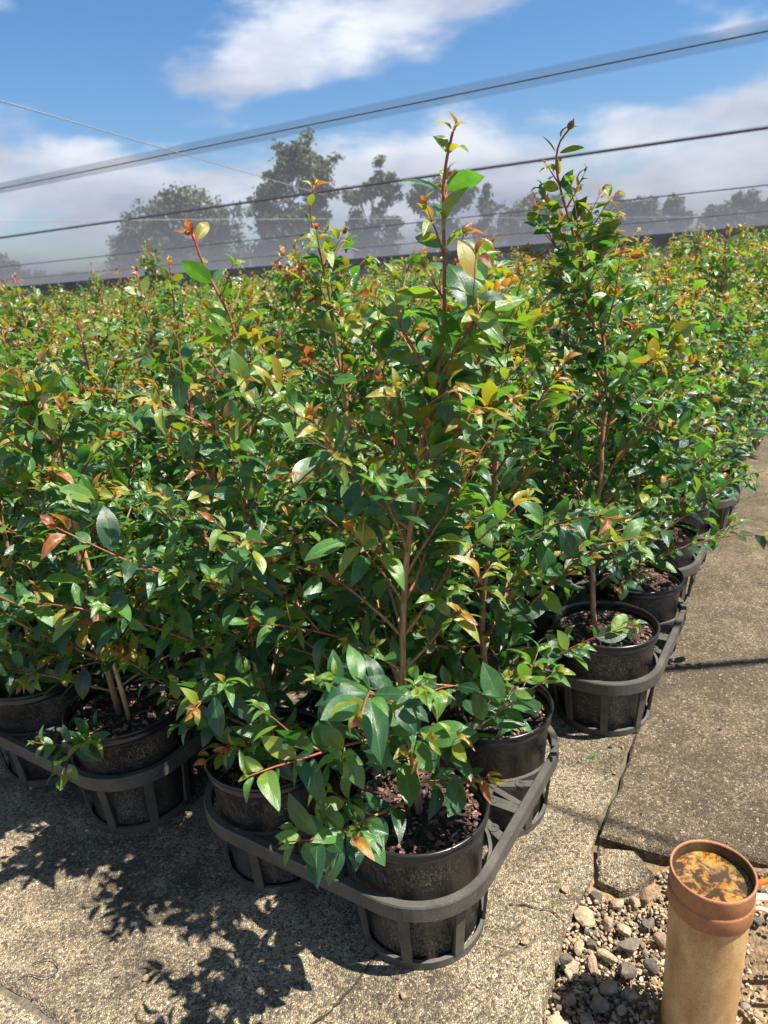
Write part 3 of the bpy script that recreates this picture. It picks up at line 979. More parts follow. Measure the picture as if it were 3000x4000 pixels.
def band_mesh():
    prof = [(0.0, 0.160), (0.0015, 0.157), (0.0015, 0.131), (0.0, 0.129), (-0.003, 0.129), (-0.0035, 0.150), (-0.013, 0.1525), (-0.0135, 0.1585), (-0.012, 0.160)]
    half = HP + BAND_R
    loops = [rounded_loop(half + o, BAND_R + o) for o, z in prof]
    n = len(loops[0]); m = len(prof)
    vs_, fs = [], []
    for i in range(n):
        for k in range(m): vs_.append((loops[k][i][0], loops[k][i][1], prof[k][1]))
    for i in range(n):
        j = (i + 1) % n
        for k in range(m):
            k2 = (k + 1) % m
            fs.append((i * m + k, j * m + k, j * m + k2, i * m + k2))
    return mesh('outer_band', vs_, fs, M_TRAY, False)


ME_BAND = band_mesh()
ME_RING = mesh('pot_ring', *lathe([(0.1205, 0.1395), (0.1265, 0.1395), (0.1275, 0.1545), (0.1215, 0.1555)], 40, True), M_TRAY, False)
ME_BASE = mesh('base_ring', *lathe([(0.1045, 0.001), (0.1125, 0.001), (0.1135, 0.017), (0.1075, 0.018)], 40, True), M_TRAY, False)
_a = Acc(); _a.add([(0.1145, -.0085, .016), (0.1145, .0085, .016), (0.1085, .0085, .016), (0.1085, -.0085, .016), (0.1265, -.0095, .142), (0.1265, .0095, .142), (0.1215, .0095, .142), (0.1215, -.0095, .142)], BOXF)
ME_RIB = _a.mesh('rib', M_TRAY)


def strut_mesh(p, q, w, holes=True):
    a = Acc()
    a.box(bar((p[0], p[1], .1475), (q[0], q[1], .1475), w, 0.011))
    return a.mesh('strut', M_TRAY)


def boss_mesh():
    a = Acc()
    a.add(*lathe([(0.0035, 0.150), (0.010, 0.150), (0.010, 0.1548), (0.0035, 0.1548)], 16, True))
    return a.mesh('boss', M_TRAY)


ME_BOSS = boss_mesh()
H_ = HP + BAND_R - 0.008
STRUTS = []
for k in range(4):
    c, s = math.cos(k * math.pi / 2), math.sin(k * math.pi / 2)
    rot = lambda p: (p[0] * c - p[1] * s, p[0] * s + p[1] * c)
    STRUTS.append(strut_mesh(rot((0.012, 0)), rot((H_, 0)), 0.024))
    STRUTS.append(strut_mesh(rot((0.212, 0.052)), rot((0.212, -0.052)), 0.019))
    STRUTS.append(strut_mesh(rot((0.222, 0.046)), rot((H_, 0.080)), 0.017))
    STRUTS.append(strut_mesh(rot((0.222, -0.046)), rot((H_, -0.080)), 0.017))
    STRUTS.append(strut_mesh(rot((0.222, 0.030)), rot((H_, 0.012)), 0.013))
BOSSES = [(HP + .07, 0.0), (HP + .10, .064), (HP + .10, -.064)]


def make_tray(org, label, full=True):
    """org: centre of the 2x2 tray"""
    t = empty('plant_tray', (org.x, org.y, 0), ROWANG)
    tag(t, label, 'tray', 'black four-pot carry trays under the plants')
    obj('outer_band', ME_BAND, t)
    for sm in STRUTS: obj('strut', sm, t)
    for k in range(4):
        for bx, by in BOSSES:
            a = k * math.pi / 2
            obj('boss', ME_BOSS, t, (bx * math.cos(a) - by * math.sin(a), bx * math.sin(a) + by * math.cos(a), 0))
    for ix in (-1, 1):
        for iy in (-1, 1):
            p = (ix * HP, iy * HP, 0)
            obj('pot_ring', ME_RING, t, p)
            b = obj('base_ring', ME_BASE, t, p)
            for q in range(8):
                obj('rib', ME_RIB, t, p, (0, 0, q * math.pi / 4 + 0.3))
    return t


# ------------------------------------------------------------------ layout of the block
A0 = Vector((0.02, 0.98, 0))
ROWV = [0.0, 0.75, 1.45]
ROWU = [0.0, -0.115, -0.09]
rng = random.Random(77)
for j in range(3, 26):
    ROWV.append(ROWV[-1] + 0.735 + rng.uniform(-.02, .02)); ROWU.append(-0.10 + rng.uniform(-.05, .05))
UP_ = 0.70
spots = []      # (world xy, row j, tray col k, iu, iv)
for j in range(len(ROWV)):
    for k in range(0, 34):
        base = A0 + VAX * (ROWV[j] - (0.03 if (j == 0 and k == 1) else 0)) + UAX * (ROWU[j] + UP_ * k)
        for iu in (0, 1):
            for iv in (0, 1):
                p = base + UAX * PITCH_POT * iu + VAX * PITCH_POT * iv
                spots.append((p, j, k, iu, iv))


def tray_center(j, k):
    return A0 + VAX * (ROWV[j] - (0.03 if (j == 0 and k == 1) else 0)) + UAX * (ROWU[j] + UP_ * k) + (UAX + VAX) * HP


HERO = {
    (0, 0, 0, 0): dict(stem=[(0.026, .21), (0.023, .291), (0.012, .461), (0.023, .638), (0.041, .755), (0.06, .865), (0.081, .942), (0.095, 1.008), (0.1, 1.09), (0.101, 1.169), (0.106, 1.213), (0.116, 1.25)],
        label='tallest front plant in the corner pot nearest the camera, its leader ending in orange leaves', seed=11, n=300, chips=150, leaf=0.060, low=0.06, leader=.26, spread=1.12, shoots=5),
    (0, 0, 1, 0): dict(stem=[(-0.246, .21), (-0.246, .484), (-0.23, .683), (-0.216, .805), (-0.206, .919), (-0.209, .985), (-0.222, 1.046), (-0.243, 1.102), (-0.253, 1.132), (-0.259, 1.164)],
        label='plant with a left-leaning drooping tip, in the front-row pot beside the corner pot', seed=12, n=270, chips=60, leaf=0.059, low=0.03, leader=.22, spread=1.12, shoots=6, stake=True),
    (0, 0, 0, 1): dict(stem=[(0.195, .21), (0.179, .364), (0.179, .465), (0.197, .618), (0.206, .744), (0.195, .95), (0.195, 1.057), (0.212, 1.085), (0.243, 1.088)],
        label='plant in the second pot from the corner along the path, its tip hooked over', seed=13, n=220, chips=60, leaf=0.058, low=0.05, shoots=5, spread=1.1, lop=(0.35, -0.1), leader=.14),
    (0, 0, 1, 1): dict(stem=[(-0.09, .21), (-0.075, .5), (-0.06, .81), (-0.07, .95), (-0.078, 1.073), (-0.09, 1.149), (-0.099, 1.201), (-0.088, 1.25)],
        label='staked plant behind the front corner pair, its red-stemmed leader tipped with orange leaves', seed=14, n=150, leaf=0.056, low=0.08, stake=True, leader=.16),
    (1, 0, 0, 0): dict(stem=[(0.51, .21), (0.493, .26), (0.486, .404), (0.488, .521), (0.498, .614), (0.498, .705), (0.505, .818), (0.488, .958), (0.467, 1.016), (0.442, 1.084), (0.417, 1.164), (0.397, 1.225), (0.387, 1.273), (0.392, 1.309), (0.41, 1.333)],
        label='tall plant with a curling leader, in the third pot from the corner along the path', seed=15, n=240, chips=60, leaf=0.054, low=0.17, leader=.22, spread=1.1, shoots=0),
    (1, 0, 0, 1): dict(stem=[(0.69, .21), (0.685, .5), (0.69, .75), (0.70, .95), (0.71, 1.03)],
        label='plant in the fourth pot from the corner along the path, branches reaching over the path', seed=16, n=150, leaf=0.055, low=0.03, lop=(0.6, -0.4)),
    (0, 1, 0, 0): dict(stem=[(-0.60, .21), (-0.616, .512), (-0.614, .638), (-0.608, .757), (-0.618, .818), (-0.646, .873), (-0.665, .923), (-0.69, .965), (-0.72, 1.0)],
        label='plant leaning left off its bamboo stake, in the third front-row pot from the corner', seed=17, n=230, leaf=0.060, low=0.03, spread=1.12, shoots=6, stake=True),
    (0, 1, 1, 0): dict(stem=[(-0.85, .21), (-0.85, .5), (-0.84, .8), (-0.83, .98)],
        label='plant in the front-row pot cut by the left edge of the picture', seed=18, n=140, leaf=0.059, low=0.03, spread=1.12, shoots=5),
    (1, 0, 1, 0): dict(stem=[(0.26, .21), (0.26, .6), (0.25, .85), (0.23, 1.02)],
        label='bushy plant left of the tall curling-leader plant, behind the second path pot', seed=19, n=90, leaf=0.055, low=0.03, spread=1.2),
    (0, 1, 0, 1): dict(stem=[(-0.43, .21), (-0.43, .6), (-0.42, .85), (-0.43, 1.0)],
        label='bushy plant in the second row behind the bamboo-staked front plant', seed=20, n=90, leaf=0.055, low=0.03, spread=1.2),
    (2, 0, 0, 0): dict(stem=[(0.88, .21), (0.87, .6), (0.87, .9), (0.86, 1.05)],
        label='plant in the fifth pot from the corner along the path', seed=21, n=80, leaf=0.055, low=0.03, spread=1.2, lop=(0.5, -0.3)),
    (2, 0, 0, 1): dict(stem=[(1.05, .21), (1.05, .6), (1.06, .85), (1.07, 0.98)],
        label='plant in the sixth pot from the corner along the path', seed=22, n=60, leaf=0.055, low=0.03, spread=1.2, lop=(0.5, -0.3)),
}
ORD = ['seventh', 'eighth', 'ninth', 'tenth', 'eleventh', 'twelfth', 'thirteenth', 'fourteenth', 'fifteenth', 'sixteenth', 'seventeenth', 'eighteenth']

cand, far_spots = [], []
for (p, j, k, iu, iv) in spots:
    az = math.degrees(math.atan2(p.x, p.y)); d = p.length
    if (j, k, iu, iv) in HERO: continue
    if abs(az) > 36 or p.y < 0.3: 
        if not (d < 2.2 and abs(az) < 48): continue
    if d < 15: cand.append((d, p, j, k, iu, iv))
cand.sort(key=lambda c: c[0])
LIMIT = 288
for key, h in HERO.items():
    sp = next(s for s in spots if s[1:] == key)
    p = sp[0]
    st = list(h['stem'])
    stake = None
    if h.get('stake'):
        stake = ((0.012, -0.02, 0.2), (-0.605 + 0.60 - 0.02, -0.02, .935)) if key == (0, 1, 0, 0) else ((0.0, -0.03, 0.2), (-0.002, -0.028, .70)) if key == (0, 0, 1, 0) else ((0.02, -0.015, 0.2), (0.012, -0.015, .87))
    # keep the stem foot in the pot centre
    dx = st[0][0] - p.x
    if key not in ((0, 0, 0, 0), (0, 0, 1, 0)):
        if abs(dx) > 0.03: st = [(x - dx * max(0, 1 - i / 2), z) for i, (x, z) in enumerate(st)]
    hero_plant((p.x, p.y), st, h['label'], h['seed'], h['n'], 'young potted trees in the nursery block', h.get('chips', 0), h.get('spread', 1.0), h['leaf'], h['low'], stake, lopside=h.get('lop'), leader=h.get('leader', .14), low_shoots=h.get('shoots', 3), dens=1.05)

n = 0
for (d, p, j, k, iu, iv) in cand:
    if n < LIMIT:
        if k == 0 and iu == 0 and 3 <= j <= 7:
            lab = 'plant in the %s pot from the corner along the path' % ORD[(j - 3) * 2 + iv]
        elif k == 0 and iu == 0:
            lab = 'small-looking plant at the far end of the path-side row'
        elif d < 2.2:
            lab = 'crowded plant just behind the two front rows, hidden among its neighbours'
        elif d < 4.0:
            lab = 'leafy plant in the middle of the block, only its coppery top showing'
        else:
            lab = 'distant plant in the back of the block, a small leafy top among many'
        rng = random.Random(5000 + n)
        block_plant(p, n, lab, 'young potted trees in the nursery block', d < 3.2, rng.uniform(0.93, 1.16) * (rng.uniform(1.08, 1.22) if rng.random() < 0.16 else 1.0), stake=(rng.random() < 0.3 and d < 4))
        n += 1
    else:
        far_spots.append(p)

# beyond those: one mass of far tops
rng = random.Random(8)
allv = []
for p in far_spots:
    lv = VARI[rng.randrange(len(VARI))][4]
    top = [l for l in lv if l[1].translation.z > 0.55]
    rng.shuffle(top)
    M = Matrix.Translation(p) @ Matrix.Rotation(rng.uniform(0, 6.28), 4, 'Z') @ Matrix.Diagonal((1.1, 1.1, rng.uniform(.95, 1.18), 1))
    S = Matrix.Diagonal((1.5, 1.5, 1.5, 1))
    for l in top[:75]: allv.append((M @ l[1] @ S, l[2], l[3]))
LOW2 = [leaf_template(2, 3, *s) for s in SHAPES]
if allv:
    fo = obj('far_foliage', bake_leaves('far_foliage', allv, LOW2)); tag(fo, 'solid mass of leafy plant tops at the far end of the block', 'plants', kind='stuff')

for (j, k, lab) in ((0, 0, 'dusty black tray under the front corner plant, nearest the camera'),
                    (0, 1, 'black tray in shade under the two front pots at the left edge'),
                    (1, 0, 'second black tray from the corner along the path'),
                    (2, 0, 'third black tray from the corner along the path'),
                    (3, 0, 'fourth black tray from the corner along the path'),
                    (4, 0, 'fifth black tray from the corner along the path'),
                    (5, 0, 'sixth black tray from the corner along the path'),
                    (0, 2, 'black tray just past the left edge of the front row')):
    make_tray(tray_center(j, k), lab)

# ------------------------------------------------------------------ clay pipe
PX, PY = 0.425, 0.772
pipe = empty('clay_pipe', (PX, PY, 0)); pipe.scale = (0.94, 0.94, 1.0); tag(pipe, 'short upright tan clay pipe with an orange collar, full of rusty water', 'pipe')
pv = [(0.0535, -0.09), (0.0545, 0.0), (0.0555, 0.12), (0.0560, 0.20), (0.0565, 0.222)]
obj('pipe_body', mesh('pipe_body', *lathe(pv, 64), M_PIPE), pipe)
cv = [(0.0555, 0.2135), (0.0590, 0.2140), (0.0602, 0.2165), (0.0605, 0.2395), (0.0598, 0.2415), (0.0590, 0.2420), (0.0586, 0.2440), (0.0590, 0.2455), (0.0600, 0.2700), (0.0596, 0.2735), (0.0580, 0.2740), (0.0565, 0.2730), (0.0560, 0.2700), (0.0558, 0.2640)]
obj('collar', mesh('collar', *lathe(cv, 64), M_COLLAR), pipe)
obj('inner_wall', mesh('inner_wall', *lathe([(0.0559, 0.2715), (0.0545, 0.262), (0.0540, 0.20)], 64), M_GRIME), pipe)
wp = [(0.0, 0.2545)] + [(0.054 * i / 10, 0.2545 + (0.0018 if i == 10 else 0)) for i in range(1, 11)]
obj('water', mesh('water', *lathe(wp, 64), M_WATER), pipe)

# orange cords behind the pipe
def cord(name, pts, r, mat, label):
    P = catmull(pts, 28)
    o = obj(name, mesh(name, *tube_arrays(P, [r] * len(P), 8), mat)); tag(o, label, 'cord')
    return o


cord('plastic_twine', [(0.49, 0.83, 0.06), (0.51, 0.835, 0.15), (0.545, 0.83, 0.185), (0.60, 0.82, 0.19), (0.68, 0.80, 0.10), (0.74, 0.78, 0.01)], 0.0042, M_ORANGE, 'thick orange plastic cord arching out behind the clay pipe')
cord('plastic_twine', [(0.49, 0.81, 0.05), (0.505, 0.815, 0.13), (0.53, 0.81, 0.15), (0.57, 0.795, 0.11), (0.62, 0.78, 0.02), (0.66, 0.77, 0.005)], 0.0036, M_PINK, 'pale pink plastic cord drooping to the soil behind the clay pipe')
_s = Acc()
for a, b in zip(catmull([(0.485, 0.82, 0.10), (0.51, 0.822, 0.158), (0.54, 0.818, 0.163)], 8), catmull([(0.485, 0.82, 0.10), (0.51, 0.822, 0.158), (0.54, 0.818, 0.163)], 8)[1:]):
    v = []
    for p in (a, b):
        for dy, dz in ((-.006, 0), (.006, 0), (.006, .002), (-.006, .002)): v.append((p.x, p.y + dy, p.z + dz))
    _s.add(v, [(0, 1, 5, 4), (1, 2, 6, 5), (2, 3, 7, 6), (3, 0, 4, 7), (3, 2, 1, 0), (4, 5, 6, 7)])
tag(obj('plastic_strap', _s.mesh('plastic_strap', M_PEACH)), 'short flat peach strap end sticking out beside the clay pipe', 'strap')

# ------------------------------------------------------------------ gravel
def stone_mesh(seed, sub=2):
    rng = random.Random(seed)
    bm = bmesh.new(); bmesh.ops.create_icosphere(bm, subdivisions=sub, radius=0.5)
    ax = Vector((rng.uniform(.75, 1.25), rng.uniform(.6, 1.0), rng.uniform(.45, .75)))
    planes = [(rand_unit(rng), rng.uniform(0.20, 0.40)) for _ in range(10)]
    for v in bm.verts:
        c = v.co.copy()
        for nrm, dd in planes:
            e = c.dot(nrm)
            if e > dd: c -= nrm * (e - dd) * 0.92
        c *= 1 + 0.10 * mnoise.noise(c * 3.1 + Vector((seed, 0, 0)))
        v.co = Vector((c.x * ax.x, c.y * ax.y, c.z * ax.z))
    me = bpy.data.meshes.new('stone'); bm.to_mesh(me); bm.free()
    me.materials.append(M_STONE)
    return me


STONES = [stone_mesh(100 + i, 2) for i in range(14)]
SMALL = [stone_mesh(200 + i, 1) for i in range(8)]
gravel = empty('gravel_bed', (0, 0, 0)); tag(gravel, kind='structure')
EDGE = [(0.452, 0.06), (0.55, 0.12), (0.70, 0.17), (0.769, 0.185), (0.803, 0.195), (0.848, 0.224), (0.923, 0.262), (0.984, 0.308), (1.03, 0.343), (1.1, 0.36)]


def left_edge(y):
    for (y0, x0), (y1, x1) in zip(EDGE, EDGE[1:]):
        if y0 <= y <= y1: return x0 + (x1 - x0) * (y - y0) / (y1 - y0)
    return 0.36 if y > 1 else 0.06


def in_chunk(x, y): return 0.335 < x < 0.47 and 0.995 < y < 1.12


rng = random.Random(42)
placed = []
cnt = 0; tries = 0
while cnt < 290 and tries < 20000:
    tries += 1
    y = rng.uniform(0.60, 1.075); x = left_edge(y) + abs(rng.gauss(0.0, 0.13)) + 0.012
    if x > 0.62 or in_chunk(x, y) or y > 1.06 - max(0, x - .45) * .2: continue
    if math.hypot(x - PX, y - PY) < 0.067: continue
    s = 0.010 + 0.030 * rng.random() ** 2.4
    if cnt < 45: s = rng.uniform(0.028, 0.050)
    if any(math.hypot(x - a, y - b) < 0.40 * (s + c) for a, b, c in placed): continue
    placed.append((x, y, s)); cnt += 1
    o = obj('stone', STONES[rng.randrange(14)], gravel, (x, y, max(soil_z(x, y), -.04) + s * 0.18 + rng.uniform(0, .012)), (rng.uniform(-.5, .5), rng.uniform(-.5, .5), rng.uniform(0, 6.28)))
    o.scale = (s, s, s)
acc_v, acc_f, acc_t = [], [], []
off = 0
sm_np = []
for me in SMALL:
    co = np.empty(len(me.vertices) * 3); me.vertices.foreach_get('co', co)
    sm_np.append((co.reshape(-1, 3), np.array([tuple(p.vertices) for p in me.polygons])))
for i in range(5200):
    y = rng.uniform(0.58, 1.085); x = left_edge(y) + abs(rng.gauss(0.0, 0.17)) - 0.004
    if x > 0.9 or in_chunk(x, y) or math.hypot(x - PX, y - PY) < 0.059: continue
    if y > 1.05 - max(0, x - .5) * .25: continue
    s = rng.uniform(0.005, 0.015)
    v, f = sm_np[rng.randrange(8)]
    M = Matrix.Translation((x, y, max(soil_z(x, y), -.05) + rng.uniform(0, .014))) @ Matrix.Rotation(rng.uniform(0, 6.28), 4, rand_unit(rng)) @ Matrix.Scale(s, 4)
    m = np.array(M)
    acc_v.append(v @ m[:3, :3].T + m[:3, 3]); acc_f.append(f + off); acc_t.append(np.full(len(v), rng.random())); off += len(v)
me = mesh('gravel', np.concatenate(acc_v), np.concatenate(acc_f), M_STONE, False); set_tint(me, np.concatenate(acc_t))
tag(obj('gravel', me, gravel), kind='stuff')

# loose stones on the slabs
for (x, y, s, r_, lab, zo) in ((0.246, 0.868, .024, 3, 'larger tan pebble of the pair lying on the slab near the gravel', 0), (0.247, 0.842, .018, 5, 'small greenish pebble touching the larger tan pebble on the slab', 0),
                          (0.19, 0.905, .022, 1, 'flat tan pebble alone on the slab right of the corner pot', 0), (0.285, 1.005, .022, 7, 'yellow-tan pebble at the slab edge above the gravel', 0),
                          (-0.448, 0.885, .018, 2, 'pale grey-green pebble on the sunny slab at lower left', 0), (-0.325, 0.835, .015, 9, 'small reddish pebble on the sunny slab at bottom centre left', 0),
                          (-0.50, 0.895, .012, 4, 'tiny brown pebble beside the pale pebble at lower left', 0), (-0.02, 0.825, .018, 6, 'grey pebble in shade beside the slab crack', 0)):
    o = obj('pebble', STONES[r_], None, (x, y, s * .2), (0.1, 0.2, r_)); o.scale = (s, s, s); tag(o, lab, 'pebble')

_r = random.Random(61); _l = Acc(); _tv = []
for i in range(90):
    t = _r.uniform(-0.05, 2.4); off = abs(_r.gauss(0, .05)) + .01 if _r.random() < .75 else -_r.uniform(.01, .25)
    x, y = jp(t, off); zz = .004 if off > 0 else .014
    if _r.random() < .3: x, y, zz = _r.uniform(-.75, .2), _r.uniform(.78, .95), .003
    M = Matrix.Translation((x, y, zz)) @ Matrix.Rotation(_r.uniform(0, 6.28), 4, 'Z') @ Matrix.Rotation(_r.uniform(-.3, .3), 4, 'X')
    _l.add([M @ v for v in chip_verts(_r, _r.uniform(.005, .014))], BOXF); _tv += [_r.random()] * 8
_me = _l.mesh('bark_litter', M_BARK); set_tint(_me, _tv)
tag(obj('bark_litter', _me), 'spilled bark chips scattered on the slabs along the joint', 'bark litter', kind='stuff')

# litter: dry leaves on the shaded tray, a fallen green leaf on the slab
def dry_leaf(loc, rot, s, label, mat=M_DEAD, sh=5):
    me = bake_leaves('fallen_leaf', [(Matrix.Identity(4), sh, 0.5)], HI, mat)
    o = obj('fallen_leaf', me, None, loc, rot); o.scale = (s, s, s * 1.5); tag(o, label, 'leaf')


lt = tray_center(0, 1) - VAX * (HP + BAND_R - .03)
dry_leaf((lt.x + .02, lt.y, .168), (0.5, 0.4, 0.3), .05, 'dry brown leaf on the shaded left tray, upper one of three')
dry_leaf((lt.x + .03, lt.y - .01, .172), (-0.3, -0.5, 2.3), .055, 'dry brown curled leaf on the shaded left tray, middle of three')
dry_leaf((lt.x + .045, lt.y - .018, .165), (0.2, 0.6, 4.2), .05, 'dry brown leaf hanging over the shaded left tray rim')
dry_leaf((0.455, 1.375, .004), (0.05, 0.1, 2.0), .03, 'small fallen green leaf on the slab by the long joint', M_LEAF, 0)
w = cord('bent_wire', [(-0.655, 0.925, .004), (-0.625, 0.93, .008), (-0.605, 0.91, .004), (-0.62, 0.895, .008), (-0.65, 0.905, .004), (-0.665, 0.90, .004)], 0.0008, M_ROPE, 'thin bent dark wire lying on the slab at lower left')
w['category'] = 'wire'

# ------------------------------------------------------------------ shade net, ropes and wires overhead
NETZ = 2.70
def net_box(name, u0_, u1_, v0_, v1_, z0, z1, mat, parent=None):
    c = [UAX * a + VAX * b for a, b in ((u0_, v0_), (u0_, v1_), (u1_, v1_), (u1_, v0_))]
    vs_ = [(p.x, p.y, z0) for p in c] + [(p.x, p.y, z1) for p in c]
    return obj(name, mesh(name, vs_, BOXF, mat, False), parent)


M_NET = mat_net('shade_net', 2.9, (0.22, 0.23, 0.255))
M_SEAM = mat_net('shade_net_seam', 4.0, (0.10, 0.105, 0.125))
net = net_box('shade_net', -70, 110, -14, 78, NETZ, NETZ + 0.02, M_NET)
tag(net, 'dark see-through shade net stretched overhead across the nursery', 'shade net')
for i, (v, wd, rr) in enumerate(((-3.2, .5, .008), (1.55, .4, .008), (7.05, .62, .006), (12.3, .45, .016), (23.0, .5, .010), (38.9, .6, .016))):
    net_box('seam_band', -69, 109, v - wd * .5, v + wd * .5, NETZ - 0.028, NETZ - 0.008, M_SEAM, net)
    a, b = VAX * v - UAX * 69, VAX * v + UAX * 109
    P = [a.lerp(b, q / 60) + Vector((0, 0, NETZ - 0.018 - 0.006 * math.sin(q * .9) ** 2)) for q in range(61)]
    obj('seam_rope', mesh('seam_rope', *tube_arrays(P, [rr] * 61, 6), M_ROPE), net)
for (a, b, lab) in (((-3.35, 5.4), (-0.9, 15.2), 'thin wire slanting down across the net from upper left'),
                    ((-9.5, 15.0), (14, 34), 'thin pale wire crossing low above the plants at left')):
    A, B = Vector((*a, NETZ - .03)), Vector((*b, NETZ - .03))
    A2, B2 = A + (A - B) * 0.6, B + (B - A) * 0.05
    P = [A2.lerp(B2, q / 30) for q in range(31)]
    tag(obj('support_wire', mesh('support_wire', *tube_arrays(P, [.006] * 31, 6), M_WIRE)), lab, 'wire')
P = catmull([(-1.5, 1.46, 2.45), (0.6, 1.40, 2.44), (1.7, 1.36, 2.40), (2.6, 1.38, 2.42), (5, 1.40, 2.45)], 40)
tag(obj('irrigation_hose', mesh('irrigation_hose', *tube_arrays(P, [.016] * 40, 8), M_ROPE)), 'black irrigation hose hung under the net, its shadow crossing the path', 'hose')
_t = NT('net_wall')
_w = _t.noise(_t.node('TexCoord').outputs['Object'], 0.8, 4).outputs['Fac']
M_WALL = _t.surf(_t.node('MixShader', {0: 0.8, 1: _t.node('BsdfTransparent').outputs[0], 2: _t.principled(Base_Color=_t.ramp(_w, [(.3, (.08, .083, .092)), (.7, (.13, .133, .145))]), Roughness=0.9).outputs[0]}))
nw = net_box('net_wall', -69, 109, 60, 60.03, -0.1, NETZ - 0.06, M_WALL)
tag(nw, 'dark grey net wall closing the far end of the nursery', 'net wall')
pp = Vector((10.2, 18.6, 0))
tag(obj('support_post', mesh('support_post', *tube_arrays([pp + Vector((0, 0, z)) for z in (-.1, 0.6, 1.4, 2.62)], [.04] * 4, 12), M_WIRE)), 'slim grey post holding up the net at the far right', 'post')

# ------------------------------------------------------------------ gum trees
def gum_tree(x, y, h, clumps, label, seed, n=2600, trunk_r=0.35, leaf=0.75):
    rng = random.Random(seed)
    root = empty('gum_tree', (x, y, -.16)); tag(root, label, 'tree', 'gum trees beyond the net')
    acc = Acc()
    top = max(c[1] for c in clumps)
    tp = catmull([(0, 0, 0), (rng.uniform(-.4, .4), 0, h * .3), (rng.uniform(-.6, .6), 0, h * .55), (clumps[0][0] * .5, 0, h * .8)], 10)
    acc.add(*tube_arrays(tp, [trunk_r * (1 - .8 * i / 9) for i in range(10)], 8))
    obj('trunk', acc.mesh('trunk', M_GUM, True), root)
    la = Acc()
    for cx, cz, rx, rz in clumps:
        k = min(8, max(1, int(9 * (cz - rz) / (h * .85)) - 1)); b = tp[k]
        e = Vector((cx, rng.uniform(-.5, .5) * rx, cz))
        P = catmull([b, b.lerp(e, .5) + Vector((0, 0, -.06 * h)), e], 7)
        la.add(*tube_arrays(P, [trunk_r * .42 * (1 - .8 * i / 6) for i in range(7)], 6))
        for q in range(3):
            e2 = e + Vector((rng.uniform(-.7, .7) * rx, rng.uniform(-.6, .6) * rx, rng.uniform(-.3, .7) * rz))
            la.add(*tube_arrays([P[4], P[4].lerp(e2, .5) + Vector((0, 0, .2)), e2], [trunk_r * .16, trunk_r * .1, trunk_r * .04], 5))
    obj('limb', la.mesh('limb', M_GUM, True), root)
    V, F, T = [], [], []
    tot = sum(c[2] * c[3] for c in clumps)
    for cx, cz, rx, rz in clumps:
        m = int(n * rx * rz / tot)
        subs = [Vector((cx, 0, cz)) + Vector((rng.gauss(0, .48) * rx, rng.gauss(0, .45) * rx, rng.gauss(0, .48) * rz)) for _ in range(max(5, int(m / 55)))]
        for i in range(m):
            s0 = subs[rng.randrange(len(subs))]
            rad = 0.26 * min(rx, rz) + 0.25
            c = s0 + Vector((rng.gauss(0, 1) * rad * .6, rng.gauss(0, 1) * rad * .6, rng.gauss(0, 1) * rad * .42))
            ll = leaf * rng.uniform(.5, 1.1)
            d = (Vector((rng.uniform(-1, 1), rng.uniform(-1, 1), rng.uniform(-1.4, .3)))).normalized() * ll
            w = rand_unit(rng).cross(d).normalized() * ll * .36
            o = len(V); V += [c - w, c + d * .5 - w * .4, c + d, c + w]; F.append((o, o + 1, o + 2, o + 3)); tt = rng.random(); T += [tt] * 4
    me = mesh('crown', V, F, M_GUMLEAF, False); set_tint(me, T)
    obj('crown', me, root)
    return root


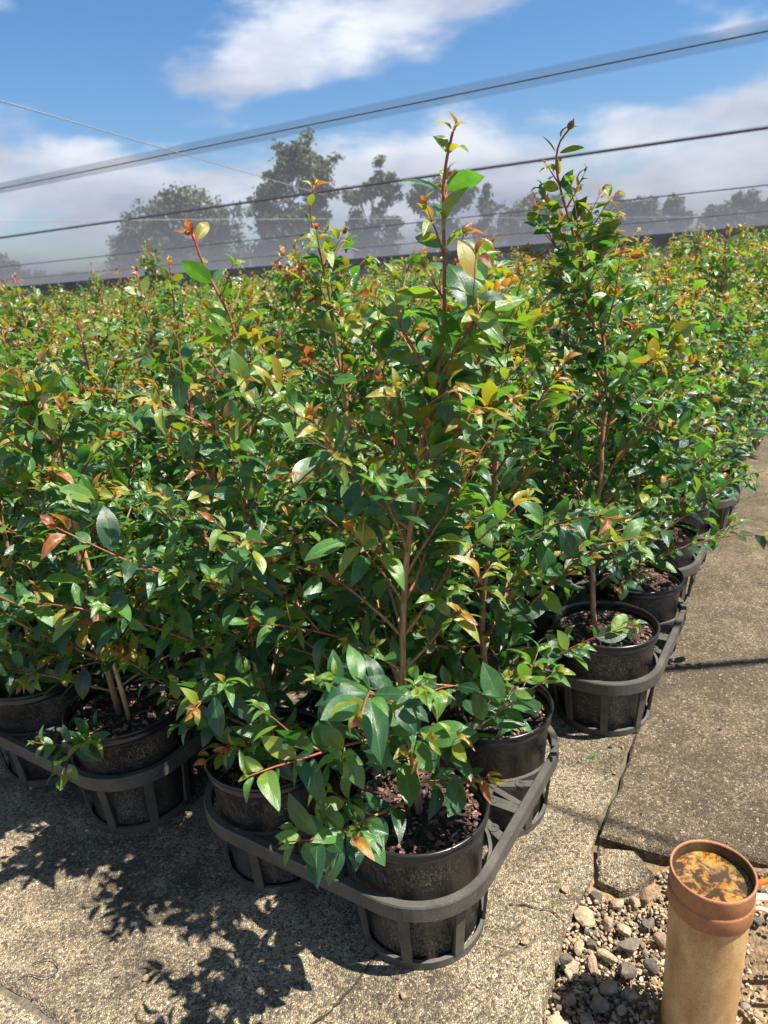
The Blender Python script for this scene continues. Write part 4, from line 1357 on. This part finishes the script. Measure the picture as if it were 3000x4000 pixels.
K = 110 / 70
TR = [
    (-17.3, 10.0, [(0.6, 7.6, 2.3, 2.0), (3.0, 6.2, 2.3, 2.3), (-2.4, 5.6, 2.4, 2.2), (-4.6, 3.4, 1.9, 2.2), (0.3, 4.2, 3.2, 2.2), (4.3, 3.6, 1.8, 2.2), (-1.5, 2.2, 3.6, 1.4), (3.2, 1.6, 2.4, 1.2)], 'broad rounded gum tree left of the tallest tree', 31, 5200),
    (-6.6, 12.5, [(1.3, 10.8, 2.0, 1.6), (2.4, 9.0, 1.5, 1.8), (-0.8, 9.4, 1.5, 1.3), (-2.2, 7.0, 1.3, 2.3), (0.4, 6.4, 1.6, 1.6), (2.3, 6.2, 1.0, 1.2), (-1.9, 4.2, 1.7, 1.9), (1.0, 3.6, 2.4, 1.9), (-2.6, 2.2, 1.7, 1.5), (2.6, 2.4, 1.4, 1.4)], 'tallest gum tree with open layered crown, behind the plants left of centre', 32, 5200),
    (0.6, 10.4, [(0.5, 9.0, 0.9, 1.3), (-0.9, 7.4, 1.1, 1.0), (1.9, 7.6, 0.7, 1.6), (-1.2, 5.2, 1.0, 1.2), (0.8, 5.6, 0.9, 1.1), (2.0, 5.0, 0.8, 1.0), (-0.4, 3.2, 1.7, 1.2), (1.6, 3.0, 1.2, 1.2)], 'thin wispy gum tree right of the tallest tree', 33, 2200),
    (6.9, 9.3, [(0.2, 8.0, 2.1, 1.1), (-1.6, 6.9, 1.2, 1.0), (1.8, 6.8, 1.2, 1.0), (0, 4.6, 1.8, 1.4), (0.4, 2.6, 1.9, 1.4)], 'round-topped pale gum tree directly behind the tallest leader', 34, 2000),
    (10.9, 7.8, [(0, 6.8, 0.5, 0.9), (0.3, 5.6, 0.8, 0.7), (-0.3, 4.5, 0.9, 0.8), (0.2, 3.2, 1.0, 0.9), (0, 2.0, 1.1, 0.9)], 'narrow spiky tree between two rounder trees', 35, 900),
    (15.2, 6.8, [(-0.8, 5.3, 1.7, 1.3), (1.2, 5.4, 1.5, 1.2), (-2.0, 3.8, 1.4, 1.2), (1.8, 3.8, 1.6, 1.3), (0, 2.5, 2.4, 1.3)], 'low broad grey-green tree behind the curling leader', 36, 2200),
    (24.3, 6.2, [(0, 5.0, 1.7, 1.0), (1.5, 4.5, 1.2, 1.0), (-1.7, 4.0, 1.1, 1.0), (0.2, 3.2, 2.2, 1.1), (-1.2, 2.0, 1.6, 1.0)], 'spreading tree on the skyline, first of the trees at the right', 37, 1900),
    (28.3, 5.7, [(0, 4.8, 1.0, 0.9), (0.8, 3.8, 1.1, 1.0), (-0.9, 3.5, 0.9, 1.0), (0, 2.3, 1.5, 1.0)], 'small domed tree on the skyline, second of the trees at the right', 38, 1200),
    (34.6, 5.8, [(0.3, 4.8, 1.8, 1.0), (-2.2, 4.0, 1.5, 1.0), (2.4, 4.2, 1.5, 1.0), (0, 3.0, 3.2, 1.1), (-2.8, 2.0, 1.8, 1.0)], 'wide dark tree on the skyline at the far right edge', 39, 2400),
    (-33.6, 4.6, [(0, 3.7, 1.3, 0.8), (-1.6, 3.2, 1.4, 0.9), (1.0, 2.6, 1.4, 0.9), (3.2, 1.9, 1.3, 0.9), (6.0, 1.7, 1.6, 0.8)], 'low tree on the skyline at the far left edge', 40, 1800),
    (20.0, 4.6, [(0, 3.0, 1.6, 0.9), (-1.8, 2.4, 1.5, 0.9), (1.6, 2.3, 1.4, 0.9)], 'low bushy tree filling the gap before the right-hand trees', 41, 1100),
    (-26.5, 3.2, [(0, 2.1, 1.4, 0.8), (-1.9, 1.8, 1.2, 0.7), (1.8, 1.9, 1.3, 0.7)], 'low scrubby tree left of the broad rounded gum', 42, 900),
]
for i, (x, h, cl, lab, sd, n) in enumerate(TR):
    dd = 108 + (i * 37 % 11)
    gum_tree(x * dd / 70, dd, h * dd / 70, [(a * dd / 70, b * dd / 70, c * dd / 70, e * dd / 70) for a, b, c, e in cl], lab, sd, int(n * 3.2))

print('objects', len(bpy.data.objects), 'plants', n, 'far', len(far_spots))
